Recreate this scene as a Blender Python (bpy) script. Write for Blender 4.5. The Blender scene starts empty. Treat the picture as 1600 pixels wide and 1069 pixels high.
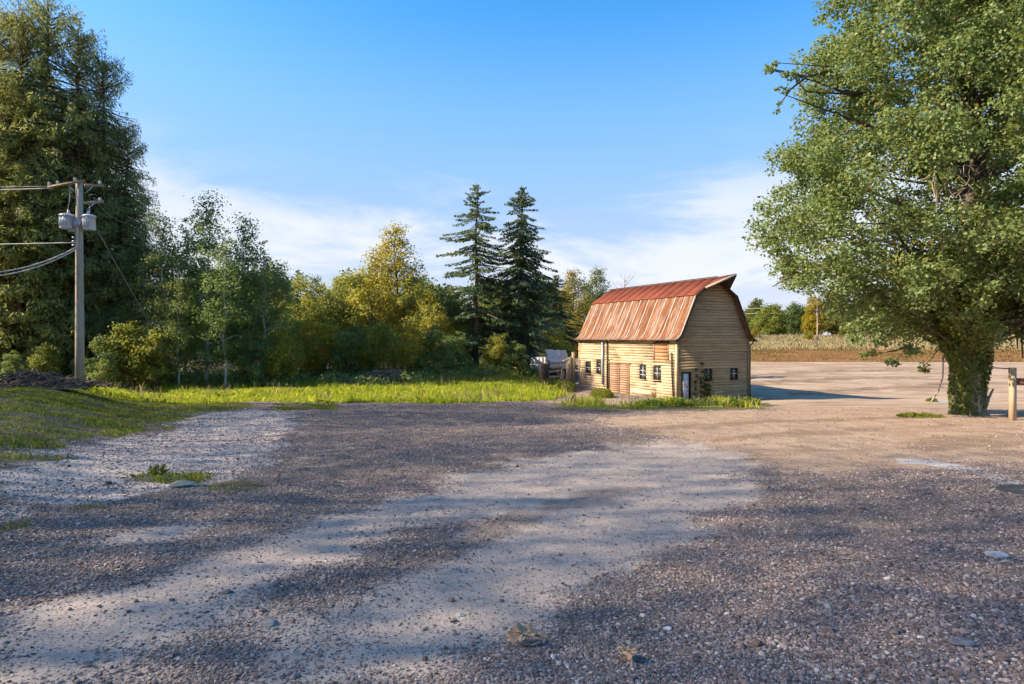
import bpy, bmesh, math
import numpy as np
from mathutils import Vector, Matrix

# ------------------------------------------------------------------ scene, camera, sky, sun
scene = bpy.context.scene
COL = scene.collection
R = math.radians
F = 955.0            # focal length in photo pixels (photo 1600 x 1069)
HZ = 528.0           # photo row of the horizon
CZ = 1.7             # eye height

cd = bpy.data.cameras.new('camera'); cam = bpy.data.objects.new('camera', cd); COL.objects.link(cam)
cam.location = (0, 0, CZ); cam.rotation_euler = (R(90), 0, 0)
cd.sensor_width = 36.0; cd.lens = 36.0 * F / 1600.0; cd.shift_y = -(534.5 - HZ) / 1600.0
cd.clip_start = 0.05; cd.clip_end = 6000
scene.camera = cam

SUN_EL, SUN_H = R(34.5), (-1.0, -0.10)        # horizontal direction towards the sun
world = bpy.data.worlds.new('World'); scene.world = world; world.use_nodes = True
wn, wl = world.node_tree.nodes, world.node_tree.links
wn.clear()
def WN(t, **k):
    n = wn.new(t)
    for a, b in k.items(): setattr(n, a, b)
    return n
w_out = WN('ShaderNodeOutputWorld'); w_bg = WN('ShaderNodeBackground')
sky = WN('ShaderNodeTexSky', sky_type='NISHITA', sun_disc=False)
sky.sun_elevation = SUN_EL; sky.sun_rotation = math.atan2(SUN_H[0], SUN_H[1])
sky.altitude = 0; sky.air_density = 1.0; sky.dust_density = 0.3; sky.ozone_density = 2.5
SKY_STR = 0.15
w_bg.inputs['Strength'].default_value = SKY_STR
# thin cloud veil low in the sky, all the way round
tc = WN('ShaderNodeTexCoord'); sep = WN('ShaderNodeSeparateXYZ'); wl.new(tc.outputs['Generated'], sep.inputs[0])
def WM(op, a, b=None, clamp=False):
    n = WN('ShaderNodeMath', operation=op); n.use_clamp = clamp
    for i, v in enumerate((a, b)):
        if v is None: continue
        if isinstance(v, (int, float)): n.inputs[i].default_value = v
        else: wl.new(v, n.inputs[i])
    return n.outputs[0]
zz = WM('MAXIMUM', sep.outputs[2], 0.0)
den = WM('ADD', zz, 0.13)
cmb = WN('ShaderNodeCombineXYZ')
wl.new(WM('DIVIDE', sep.outputs[0], den), cmb.inputs[0]); wl.new(WM('DIVIDE', sep.outputs[1], den), cmb.inputs[1])
def wnoise(scale, detail, rough, dist, off):
    m = WN('ShaderNodeMapping'); m.inputs['Location'].default_value = off; wl.new(cmb.outputs[0], m.inputs[0])
    n = WN('ShaderNodeTexNoise'); n.inputs['Scale'].default_value = scale; n.inputs['Detail'].default_value = detail
    n.inputs['Roughness'].default_value = rough; n.inputs['Distortion'].default_value = dist
    wl.new(m.outputs[0], n.inputs['Vector']); return n.outputs['Fac']
def wramp(v, a, b):
    n = WN('ShaderNodeMapRange', interpolation_type='SMOOTHSTEP'); wl.new(v, n.inputs[0])
    n.inputs[1].default_value = a; n.inputs[2].default_value = b; return n.outputs[0]
veil = wramp(wnoise(0.42, 9, 0.62, 0.6, (21, 9, 0)), 0.46, 0.60)
band = WM('MULTIPLY', wramp(zz, 0.34, 0.16), wramp(zz, -0.02, 0.07))
veil = WM('MULTIPLY', WM('MULTIPLY', veil, band), 0.80)
puff = wramp(wnoise(1.7, 8, 0.55, 0.2, (25, 11, 0)), 0.58, 0.70)
pband = WM('MULTIPLY', wramp(zz, 0.22, 0.15), wramp(zz, 0.03, 0.09))
puff = WM('MULTIPLY', WM('MULTIPLY', puff, pband), 0.75)
haze_low = WM('MULTIPLY', wramp(zz, 0.50, 0.16), 0.95)
cl = haze_low
mix = WN('ShaderNodeMix', data_type='RGBA'); wl.new(cl, mix.inputs[0])
hs = WN('ShaderNodeHueSaturation'); hs.inputs['Saturation'].default_value = 1.42; hs.inputs['Value'].default_value = 1.0
wl.new(sky.outputs[0], hs.inputs['Color'])
tn = WN('ShaderNodeMix', data_type='RGBA', blend_type='MULTIPLY'); tn.inputs[0].default_value = 1.0; tn.inputs[7].default_value = (1.25, 0.64, 0.56, 1)
wl.new(hs.outputs[0], tn.inputs[6]); wl.new(tn.outputs[2], mix.inputs[6]); hzc = WN('ShaderNodeMix', data_type='RGBA'); wl.new(wramp(zz, 0.32, 0.02), hzc.inputs[0]); hzc.inputs[6].default_value = (0.56, 1.04, 1.82, 1); hzc.inputs[7].default_value = (1.15, 1.38, 1.72, 1); wl.new(hzc.outputs[2], mix.inputs[7])
mix2 = WN('ShaderNodeMix', data_type='RGBA'); wl.new(WM('MAXIMUM', veil, puff, True), mix2.inputs[0]); wl.new(mix.outputs[2], mix2.inputs[6]); mix2.inputs[7].default_value = (1.78, 1.82, 1.88, 1)
wl.new(mix2.outputs[2], w_bg.inputs['Color']); wl.new(w_bg.outputs[0], w_out.inputs[0])

sd_ = bpy.data.lights.new('sun', 'SUN'); sun = bpy.data.objects.new('sun', sd_); COL.objects.link(sun)
sd_.energy = 3.1; sd_.angle = R(0.5); sd_.color = (1.0, 0.85, 0.67)
_h = Vector((SUN_H[0], SUN_H[1], 0)).normalized(); TO_SUN = _h * math.cos(SUN_EL) + Vector((0, 0, math.sin(SUN_EL)))
sun.rotation_euler = TO_SUN.to_track_quat('Z', 'Y').to_euler(); sun.location = (-40, 0, 40)
vs = scene.view_settings; vs.view_transform = 'Standard'; vs.look = 'None'; vs.exposure = 1.88; vs.gamma = 1.0
vs.use_curve_mapping = False
cy = scene.cycles; cy.adaptive_threshold = 0.03; cy.max_bounces = 5; cy.diffuse_bounces = 3; cy.glossy_bounces = 2; cy.transmission_bounces = 2; cy.transparent_max_bounces = 4; cy.caustics_reflective = False; cy.caustics_refractive = False

# ------------------------------------------------------------------ helpers
def tag(o, label=None, cat=None, group=None, kind=None):
    if label: o['label'] = label
    if cat: o['category'] = cat
    if group: o['group'] = group
    if kind: o['kind'] = kind
    return o
def empty(name, loc=(0, 0, 0), rz=0, s=1.0):
    o = bpy.data.objects.new(name, None); COL.objects.link(o); o.location = loc; o.rotation_euler = (0, 0, rz)
    o.scale = (s, s, s) if not hasattr(s, '__len__') else s; o.empty_display_size = 0.1
    return o
class MB:
    """collects vertices and faces; build() links them as ONE mesh object"""
    def __init__(s): s.v = []; s.f = []; s.n = 0; s.a = []
    def add(s, v, f, tint=None):
        v = np.asarray(v, float).reshape(-1, 3); s.v.append(v)
        if isinstance(f, np.ndarray): s.f.append(f + s.n)
        else:
            by = {}
            for q in f: by.setdefault(len(q), []).append(q)
            for k in by: s.f.append(np.asarray(by[k], int) + s.n)
        s.a.append(np.full(len(v), 0.5) if tint is None else np.broadcast_to(np.asarray(tint, float), (len(v),)))
        s.n += len(v); return s
    def box(s, c, d, rot=None, tint=None):
        x, y, z = [k / 2 for k in d]
        v = np.array([(i, j, k) for k in (-z, z) for j in (-y, y) for i in (-x, x)])
        if rot is not None: v = v @ np.array(rot).T
        return s.add(v + np.array(c), [(0, 2, 3, 1), (4, 5, 7, 6), (0, 1, 5, 4), (2, 6, 7, 3), (0, 4, 6, 2), (1, 3, 7, 5)], tint)
    def bar(s, a, b, w, h, up=(0, 0, 1), tint=None):
        a, b = Vector(a), Vector(b); d = (b - a); L = d.length; d.normalize(); u = Vector(up)
        if abs(d.dot(u)) > 0.99: u = Vector((1, 0, 0))
        x = d.cross(u).normalized(); z = x.cross(d)
        return s.box((a + b) / 2, (w, L, h), np.array([x, d, z]).T, tint)
    def tube(s, pts, rad, n=8, cap=True, tint=None):
        p = np.asarray(pts, float); m = len(p); rad = np.broadcast_to(np.asarray(rad, float), (m,))
        t = np.gradient(p, axis=0); t /= np.linalg.norm(t, axis=1)[:, None] + 1e-9
        ref = np.array((0, 0, 1.0)) if abs(t[:, 2]).mean() < 0.8 else np.array((1.0, 0, 0))
        x = np.cross(t, ref); x /= np.linalg.norm(x, axis=1)[:, None] + 1e-9; y = np.cross(t, x)
        a = np.linspace(0, 2 * np.pi, n, endpoint=False)
        v = p[:, None] + rad[:, None, None] * (np.cos(a)[None, :, None] * x[:, None] + np.sin(a)[None, :, None] * y[:, None])
        i = np.arange(m - 1)[:, None] * n; j = np.arange(n)[None]; k = (j + 1) % n
        f = np.stack([i + j, i + k, i + n + k, i + n + j], -1).reshape(-1, 4)
        n0 = s.n; s.add(v.reshape(-1, 3), f, tint)
        if cap:
            s.f.append(np.arange(n)[None, ::-1] + n0); s.f.append(np.arange(n)[None] + n0 + (m - 1) * n)
        return s
    def lathe(s, prof, c=(0, 0, 0), n=20):
        p = np.array(prof, float)
        v = np.stack([p[:, 0:1] * np.cos(np.linspace(0, 2*np.pi, n, False)), p[:, 0:1] * np.sin(np.linspace(0, 2*np.pi, n, False)), np.repeat(p[:, 1:2], n, 1)], -1) + np.array(c)
        m = len(p); i = np.arange(m - 1)[:, None] * n; j = np.arange(n)[None]; k = (j + 1) % n
        return s.add(v.reshape(-1, 3), np.stack([i + j, i + k, i + n + k, i + n + j], -1).reshape(-1, 4))
    def mesh(s, name, mat, smooth=False):
        V = np.concatenate(s.v); me = bpy.data.meshes.new(name)
        me.vertices.add(len(V)); me.vertices.foreach_set('co', V.astype(np.float32).ravel())
        sizes = np.concatenate([np.full(len(f), f.shape[1]) for f in s.f]); loops = np.concatenate([f.ravel() for f in s.f])
        me.loops.add(len(loops)); me.loops.foreach_set('vertex_index', loops.astype(np.int32))
        me.polygons.add(len(sizes)); st = np.concatenate([[0], np.cumsum(sizes)[:-1]])
        me.polygons.foreach_set('loop_start', st.astype(np.int32))
        if smooth: me.polygons.foreach_set('use_smooth', np.ones(len(sizes), bool))
        me.update(calc_edges=True)
        at_ = me.attributes.new('tint', 'FLOAT', 'POINT'); at_.data.foreach_set('value', np.concatenate(s.a).astype(np.float32))
        me.materials.append(mat); return me
    def build(s, name, mat, parent=None, smooth=False):
        o = bpy.data.objects.new(name, s.mesh(name, mat, smooth)); COL.objects.link(o); o.parent = parent; return o
def put(name, me, parent=None, loc=None, rz=0, s=None):
    o = bpy.data.objects.new(name, me); COL.objects.link(o); o.parent = parent
    if loc is not None: o.location = loc
    if rz: o.rotation_euler = (0, 0, rz)
    if s is not None: o.scale = (s, s, s) if not hasattr(s, '__len__') else s
    return o
def sstep(a, b, x):
    t = np.clip((np.asarray(x, float) - a) / (b - a), 0, 1); return t * t * (3 - 2 * t)

# smooth value noise (for heights and outlines)
def vnoise(x, y, seed=0):
    x = np.asarray(x, float); y = np.asarray(y, float); xi = np.floor(x).astype(np.int64); yi = np.floor(y).astype(np.int64)
    fx = x - xi; fy = y - yi; fx = fx*fx*(3-2*fx); fy = fy*fy*(3-2*fy)
    def h(a, b):
        n = (a * 374761393 + b * 668265263 + seed * 1442695041) & 0xFFFFFFFF
        n = ((n ^ (n >> 13)) * 1274126177) & 0xFFFFFFFF
        return ((n ^ (n >> 16)) & 0xFFFF) / 65535.0
    return (h(xi, yi)*(1-fx)+h(xi+1, yi)*fx)*(1-fy) + (h(xi, yi+1)*(1-fx)+h(xi+1, yi+1)*fx)*fy

# ------------------------------------------------------------------ terrain height (drop below the eye, by distance and side)
PR = np.array([(0,1.62),(3,1.7),(8,2.03),(15,2.5),(25,3.25),(36,3.95),(43,4.42),(50,4.5),(60,4.35),(80,3.95),(100,3.25),(130,2.55),(150,1.3),(180,-0.6),(250,-0.8),(3000,-0.8)])
PM = np.array([(0,1.62),(3,1.7),(8,2.03),(15,2.5),(25,3.2),(36,3.8),(40,3.95),(48,3.85),(55,3.55),(62,3.15),(80,3.1),(110,2.9),(150,2.4),(250,2.2),(3000,2.2)])
PL = np.array([(0,1.62),(6,1.78),(12,2.0),(20,2.2),(34,2.45),(47,3.25),(60,3.3),(80,3.1),(110,2.9),(150,2.4),(250,2.2),(3000,2.2)])
PUD = []     # puddles: (x, y, rx, ry, level)
def ground(x, y):
    x = np.asarray(x, float); y = np.asarray(y, float); yy = np.maximum(y, 0)
    def prof(P):
        d = np.zeros_like(yy)
        for o in (-1.0, -0.4, 0.4, 1.0): d = d + np.interp(yy * (1 + 0.06 * o), P[:, 0], P[:, 1]) * 0.25
        return d
    a = np.maximum(sstep(-0.74, -0.54, x / (yy + 2)), sstep(-3.5, -0.5, x)); b = sstep(-1, 5, x)
    d = prof(PL) * (1 - a) + prof(PM) * a; d = d * (1 - b) + prof(PR) * b
    z = CZ - d
    k = 1 - sstep(60, 120, y)
    z = z + ((vnoise(x*0.45+50, y*0.45+9, 1)-0.5)*0.10 + (vnoise(x*1.7, y*1.7, 2)-0.5)*0.028 + (vnoise(x*0.12, y*0.12, 7)-0.5)*0.16) * k * sstep(0.5, 6, y)
    for (px, py, rx, ry, lv) in PUD:
        q = np.sqrt(((x-px)/rx)**2 + ((y-py)/ry)**2); w = 1 - sstep(0.75, 1.6, q)
        z = z * (1 - w) + (lv - 0.03 + 0.02*sstep(0.5, 1.0, q)) * w
    return z
def at(px, row):
    """ground point seen at a photo pixel"""
    ys = np.geomspace(2.0, 900, 1600); xs = (px - 800) / F * ys
    s = F * (CZ - ground(xs, ys)) / ys - (row - HZ)
    i = np.argmax(s <= 0) if (s <= 0).any() else len(ys) - 1
    if i == 0: return np.array((xs[0], ys[0], float(ground(xs[0], ys[0]))))
    t = s[i-1] / (s[i-1] - s[i] + 1e-9); y = ys[i-1] + t * (ys[i] - ys[i-1]); x = (px - 800) / F * y
    return np.array((x, y, float(ground(x, y))))
def G(x, y): return float(ground(x, y))
def W3(px, row, Y): return np.array(((px - 800) / F * Y, Y, CZ - (row - HZ) / F * Y))
_p1 = at(1592, 764); _p2 = at(1470, 627)
PUD.append((_p1[0]+0.25, _p1[1], 0.55, 0.42, _p1[2]-0.02))
PUD.append((_p2[0]+0.3, _p2[1], 0.45, 1.0, _p2[2]-0.02))

# ------------------------------------------------------------------ materials
class NT:
    def __init__(s, name):
        s.m = bpy.data.materials.new(name); s.m.use_nodes = True; s.t = s.m.node_tree; s.t.nodes.clear()
        s.out = s.N('ShaderNodeOutputMaterial'); s._c = {}
    def N(s, t, **k):
        n = s.t.nodes.new(t)
        for a, b in k.items(): setattr(n, a, b)
        return n
    def L(s, a, b): s.t.links.new(a, b)
    def set(s, sock, v):
        if isinstance(v, bpy.types.NodeSocket): s.L(v, sock)
        elif v is not None:
            if hasattr(v, '__len__') and len(v) == 3 and sock.type == 'RGBA': v = (*v, 1)
            sock.default_value = v
    def coord(s, kind='Object', scale=(1, 1, 1), loc=(0, 0, 0), rot=(0, 0, 0)):
        if 'tc' not in s._c: s._c['tc'] = s.N('ShaderNodeTexCoord')
        if kind == 'World':
            if 'g' not in s._c: s._c['g'] = s.N('ShaderNodeNewGeometry')
            src = s._c['g'].outputs['Position']
        else: src = s._c['tc'].outputs[kind]
        m = s.N('ShaderNodeMapping'); s.L(src, m.inputs[0]); m.inputs['Scale'].default_value = scale; m.inputs['Location'].default_value = loc; m.inputs['Rotation'].default_value = rot
        return m.outputs[0]
    def noise(s, vec, scale=1, detail=4, rough=0.55, dist=0, out='Fac'):
        n = s.N('ShaderNodeTexNoise'); s.L(vec, n.inputs['Vector'])
        for k, v in (('Scale', scale), ('Detail', detail), ('Roughness', rough), ('Distortion', dist)): n.inputs[k].default_value = v
        return n.outputs[out]
    def vor(s, vec, scale, feature='F1', out='Distance', rnd=1.0):
        n = s.N('ShaderNodeTexVoronoi', feature=feature); s.L(vec, n.inputs['Vector']); n.inputs['Scale'].default_value = scale; n.inputs['Randomness'].default_value = rnd
        return n.outputs[out]
    def math(s, op, a, b=None, clamp=False):
        n = s.N('ShaderNodeMath', operation=op); n.use_clamp = clamp; s.set(n.inputs[0], a); s.set(n.inputs[1], b); return n.outputs[0]
    def ramp(s, v, a, b, lo=0.0, hi=1.0, smooth=True):
        n = s.N('ShaderNodeMapRange', interpolation_type='SMOOTHSTEP' if smooth else 'LINEAR')
        for i, q in enumerate((v, a, b, lo, hi)): s.set(n.inputs[i], q)
        return n.outputs[0]
    def mix(s, f, a, b, mode='MIX'):
        n = s.N('ShaderNodeMix', data_type='RGBA', blend_type=mode); s.set(n.inputs[0], f); s.set(n.inputs[6], a); s.set(n.inputs[7], b); return n.outputs[2]
    def cramp(s, v, stops):
        n = s.N('ShaderNodeValToRGB'); s.L(v, n.inputs[0]); e = n.color_ramp.elements
        while len(e) < len(stops): e.new(0.5)
        for i, (p, c) in enumerate(stops): e[i].position = p; e[i].color = (*c, 1)
        return n.outputs[0]
    def attr(s, name, out='Fac', typ='GEOMETRY'):
        n = s.N('ShaderNodeAttribute', attribute_type=typ); n.attribute_name = name; return n.outputs[out]
    def island(s):
        if 'g' not in s._c: s._c['g'] = s.N('ShaderNodeNewGeometry')
        return s._c['g'].outputs['Random Per Island']
    def orand(s):
        if 'oi' not in s._c: s._c['oi'] = s.N('ShaderNodeObjectInfo')
        return s._c['oi'].outputs['Random']
    def ocol(s):
        if 'oi' not in s._c: s._c['oi'] = s.N('ShaderNodeObjectInfo')
        return s._c['oi'].outputs['Color']
    def bump(s, h, strength=0.3, dist=0.02):
        n = s.N('ShaderNodeBump'); s.L(h, n.inputs['Height']); n.inputs['Strength'].default_value = strength; n.inputs['Distance'].default_value = dist; return n.outputs[0]
    def bsdf(s, col, rough=0.8, metal=0.0, spec=0.3, normal=None):
        n = s.N('ShaderNodeBsdfPrincipled'); s.set(n.inputs['Base Color'], col); s.set(n.inputs['Roughness'], rough); s.set(n.inputs['Metallic'], metal)
        s.set(n.inputs['Specular IOR Level'], spec)
        if normal is not None: s.L(normal, n.inputs['Normal'])
        s.L(n.outputs[0], s.out.inputs[0]); return s.m
def leaf_mat(name, c1, c2, odd, odd_amt=0.06, trans=0.35, spec=0.25, rough=0.55):
    t = NT(name); rnd = t.island()
    nz = t.noise(t.coord('Object'), 0.55, 3, 0.6)
    f = t.math('ADD', t.math('MULTIPLY', rnd, 0.6), t.math('MULTIPLY', t.ramp(nz, 0.35, 0.65), 0.4))
    col = t.mix(f, c1, c2)
    sp = t.math('MULTIPLY', t.ramp(t.math('FRACT', t.math('MULTIPLY', rnd, 37.7)), 1 - odd_amt, 1 - odd_amt + 0.01), 1.0)
    sp2 = t.math('MULTIPLY', t.ramp(t.noise(t.coord('Object', loc=(5, 7, 2)), 0.75, 3), 0.62, 0.72), t.ramp(t.math('FRACT', t.math('MULTIPLY', rnd, 91.3)), 0.35, 0.4))
    col = t.mix(t.math('MAXIMUM', sp, t.math('MULTIPLY', sp2, min(1, odd_amt * 8))), col, odd)
    col = t.mix(1.0, col, t.ocol(), 'MULTIPLY')
    p = t.N('ShaderNodeBsdfPrincipled'); t.L(col, p.inputs['Base Color']); p.inputs['Roughness'].default_value = rough; p.inputs['Specular IOR Level'].default_value = spec
    tr = t.N('ShaderNodeBsdfTranslucent'); t.L(t.mix(0.5, col, (0.34, 0.37, 0.05), 'MIX'), tr.inputs[0])
    ms = t.N('ShaderNodeMixShader'); ms.inputs[0].default_value = trans
    t.L(p.outputs[0], ms.inputs[1]); t.L(tr.outputs[0], ms.inputs[2]); t.L(ms.outputs[0], t.out.inputs[0]); return t.m
def bark_mat(name, c1, c2, sc=6.0, stretch=0.25):
    t = NT(name); v = t.coord('Object', (1, 1, stretch)); n = t.noise(v, sc, 6, 0.65)
    return t.bsdf(t.mix(t.ramp(n, 0.35, 0.65), c1, c2), 0.9, normal=t.bump(n, 0.8, 0.03))
M = {}
M['bark'] = bark_mat('bark', (0.055, 0.042, 0.032), (0.15, 0.12, 0.095))
M['cedar_bark'] = bark_mat('cedar_bark', (0.07, 0.04, 0.028), (0.17, 0.11, 0.08), 5, 0.1)
M['dead_wood'] = bark_mat('dead_wood', (0.26, 0.21, 0.16), (0.44, 0.37, 0.29))
def _birch():
    t = NT('birch_bark'); n = t.noise(t.coord('Object', (2, 2, 7)), 3, 5, 0.7)
    return t.bsdf(t.mix(t.ramp(n, 0.52, 0.62), (0.56, 0.53, 0.48), (0.09, 0.08, 0.07)), 0.8)
M['birch_bark'] = _birch()
M['maple'] = leaf_mat('ivy_and_maple_leaf', (0.10, 0.155, 0.048), (0.27, 0.345, 0.125), (0.30, 0.14, 0.02), 0.025, 0.42, 0.28, 0.5)
M['ivy'] = leaf_mat('ivy_leaf', (0.11, 0.16, 0.03), (0.27, 0.31, 0.065), (0.26, 0.15, 0.05), 0.10, 0.40, 0.4, 0.45)
M['cedar'] = leaf_mat('cedar_spray', (0.105, 0.135, 0.045), (0.265, 0.29, 0.10), (0.26, 0.17, 0.06), 0.06, 0.45)
M['fir'] = leaf_mat('fir_needle', (0.035, 0.062, 0.042), (0.10, 0.145, 0.085), (0.12, 0.15, 0.06), 0.03, 0.28)
M['birch'] = leaf_mat('birch_leaf', (0.075, 0.105, 0.042), (0.18, 0.215, 0.08), (0.32, 0.22, 0.03), 0.05, 0.5)
M['autumn'] = leaf_mat('autumn_leaf', (0.12, 0.135, 0.035), (0.29, 0.265, 0.06), (0.36, 0.21, 0.02), 0.10, 0.55)
M['grass'] = leaf_mat('grass_blade', (0.075, 0.115, 0.022), (0.19, 0.23, 0.035), (0.34, 0.27, 0.11), 0.07, 0.55)
M['drygrass'] = leaf_mat('dry_grass_blade', (0.26, 0.20, 0.10), (0.44, 0.35, 0.20), (0.16, 0.18, 0.05), 0.15, 0.25)

# ------------------------------------------------------------------ ground sheet
def sdf(poly, X, Y):
    P = np.asarray(poly, float); d = np.full(X.shape, 1e9); ins = np.zeros(X.shape, bool); n = len(P)
    for i in range(n):
        a, b = P[i], P[(i + 1) % n]; e = b - a; wx = X - a[0]; wy = Y - a[1]
        t = np.clip((wx * e[0] + wy * e[1]) / (e @ e + 1e-9), 0, 1)
        d = np.minimum(d, (wx - e[0]*t)**2 + (wy - e[1]*t)**2)
        c = ((a[1] > Y) != (b[1] > Y))
        with np.errstate(all='ignore'): xi = a[0] + (Y - a[1]) / (b[1] - a[1] + 1e-12) * e[0]
        ins ^= c & (X < xi)
    return np.where(ins, -1, 1) * np.sqrt(d)
def wpoly(px): return np.array([at(x, y)[:2] for x, y in px])
REG = {}
REG['track'] = [wpoly([(0,955),(150,915),(300,868),(420,832),(560,800),(660,768),(760,735),(880,710),(1000,692),(1120,682),(1230,690),(1215,720),(1185,745),(1210,778),(1130,805),(1090,850),(1010,895),(920,940),(800,990),(740,1030),(700,1069),(0,1069)]),
                wpoly([(180,842),(330,815),(330,822),(180,855)])]
REG['dark_strip'] = [wpoly([(700,800),(760,815),(700,850),(640,880),(560,930),(450,985),(350,1045),(300,1020),(400,955),(500,890),(600,835)])]
REG['pale'] = [wpoly([(0,712),(110,694),(262,676),(300,652),(390,640),(452,642),(470,672),(440,700),(450,722),(400,742),(330,758),(250,775),(150,785),(60,800),(0,812)])]
REG['grass'] = [wpoly([(-300,640),(-100,612),(0,606),(130,604),(240,622),(400,631),(380,640),(300,645),(262,662),(258,672),(190,678),(110,690),(90,700),(0,706),(-200,720),(-400,760)]),
                wpoly([(195,748),(250,736),(330,740),(335,750),(320,760),(240,757)]), wpoly([(335,752),(415,748),(420,760),(360,772),(330,768)]),
                wpoly([(100,790),(160,786),(205,795),(150,805),(100,800)]), wpoly([(-20,820),(40,812),(80,818),(20,832),(-20,838)]),
                wpoly([(-30,706),(60,712),(150,716),(90,722),(-30,730)]), wpoly([(415,732),(445,720),(468,722),(440,738)]), wpoly([(430,632),(520,632),(520,641),(430,641)])]
REG['meadow'] = [wpoly([(140,620),(230,629),(400,628),(560,629),(720,630),(840,627),(900,610),(880,598),(830,590),(700,586),(560,596),(300,602),(140,604)]),
                 wpoly([(860,640),(905,626),(960,634),(1060,631),(1160,628),(1215,632),(1190,640),(1060,643),(930,643)])]
REG['tan'] = [wpoly([(900,655),(1000,650),(1080,643),(1200,640),(1240,634),(1490,640),(1620,648),(1660,735),(1500,722),(1420,735),(1300,745),(1210,738),(1120,700),(1000,672)])]
REG['lot'] = [wpoly([(1150,567),(1300,563),(1450,566),(1700,572),(1800,650),(1600,650),(1490,640),(1240,636),(1150,640)])]
REG['bare'] = [wpoly([(835,629),(872,622),(905,612),(960,622),(1050,630),(960,637),(870,640)])]
REG['rut'] = [wpoly(p) for p in ([(1180,596),(1300,590),(1450,587),(1450,591),(1300,595),(1180,602)], [(1180,583),(1330,577.5),(1480,576.5),(1480,579),(1330,581),(1180,589)], [(1230,613),(1380,604),(1480,600),(1480,604),(1380,610),(1230,619)], [(1000,668),(1200,655),(1450,649),(1450,653),(1200,661),(1000,676)], [(1050,690),(1250,672),(1500,661),(1500,666),(1250,680),(1050,702)], [(1400,690),(1500,680),(1640,676),(1640,694),(1450,702)], [(560,902),(700,842),(860,790),(1000,752),(1010,758),(880,799),(720,856),(580,916)])]
REG['silt'] = [wpoly([(1395,716),(1440,718),(1500,728),(1545,738),(1585,750),(1600,762),(1600,775),(1575,768),(1560,752),(1520,738),(1450,726),(1400,722)])]
def masks(X, Y, wob=1.0):
    r = np.hypot(X, Y); jx = (vnoise(X*1.3, Y*1.3, 11)-0.5) + 0.5*(vnoise(X*4, Y*4, 12)-0.5); fe = 0.25 + r*0.022
    o = {}
    for k, ps in REG.items():
        m = np.zeros(X.shape)
        soft = {'track': 2.6, 'dark_strip': 3.2, 'pale': 2.0, 'tan': 2.5, 'lot': 2.0, 'grass': 0.9, 'meadow': 0.7, 'bare': 1.0, 'silt': 0.35, 'rut': 1.6}[k]
        for p in ps:
            near = (X > p[:, 0].min() - 8) & (X < p[:, 0].max() + 8) & (Y > p[:, 1].min() - 8) & (Y < p[:, 1].max() + 8)
            if near.any():
                d = sdf(p, X[near], Y[near]) + jx[near] * fe[near] * wob * (1.6 if soft > 1 else 1.0) * (0.3 if k == 'silt' else 1)
                m[near] = np.maximum(m[near], 1 - sstep(-0.5, 0.5, d / (fe[near] * soft)))
        o[k] = m
    o['track'] = np.maximum(o['track'] - 0.85*o['dark_strip'], 0)
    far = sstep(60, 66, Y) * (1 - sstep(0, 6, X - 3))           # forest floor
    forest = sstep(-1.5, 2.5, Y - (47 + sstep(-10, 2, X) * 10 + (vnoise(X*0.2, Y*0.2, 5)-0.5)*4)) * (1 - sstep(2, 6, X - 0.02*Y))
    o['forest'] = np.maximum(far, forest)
    edge = 90 + (vnoise(X*0.05, Y*0.05, 6)-0.5)*5
    o['brown'] = sstep(-1.5, 1.5, Y - edge) * (1 - sstep(-3, 4, Y - 133)) * sstep(8, 14, X)
    o['dry'] = np.maximum(sstep(-3, 4, Y - 133), sstep(90, 100, Y) * (1 - sstep(8, 14, X)))
    o['lot'] = np.maximum(o['lot'], sstep(52, 56, Y) * (1 - sstep(-1.5, 1.5, Y - edge)) * sstep(10, 14, X))
    return o
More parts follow.
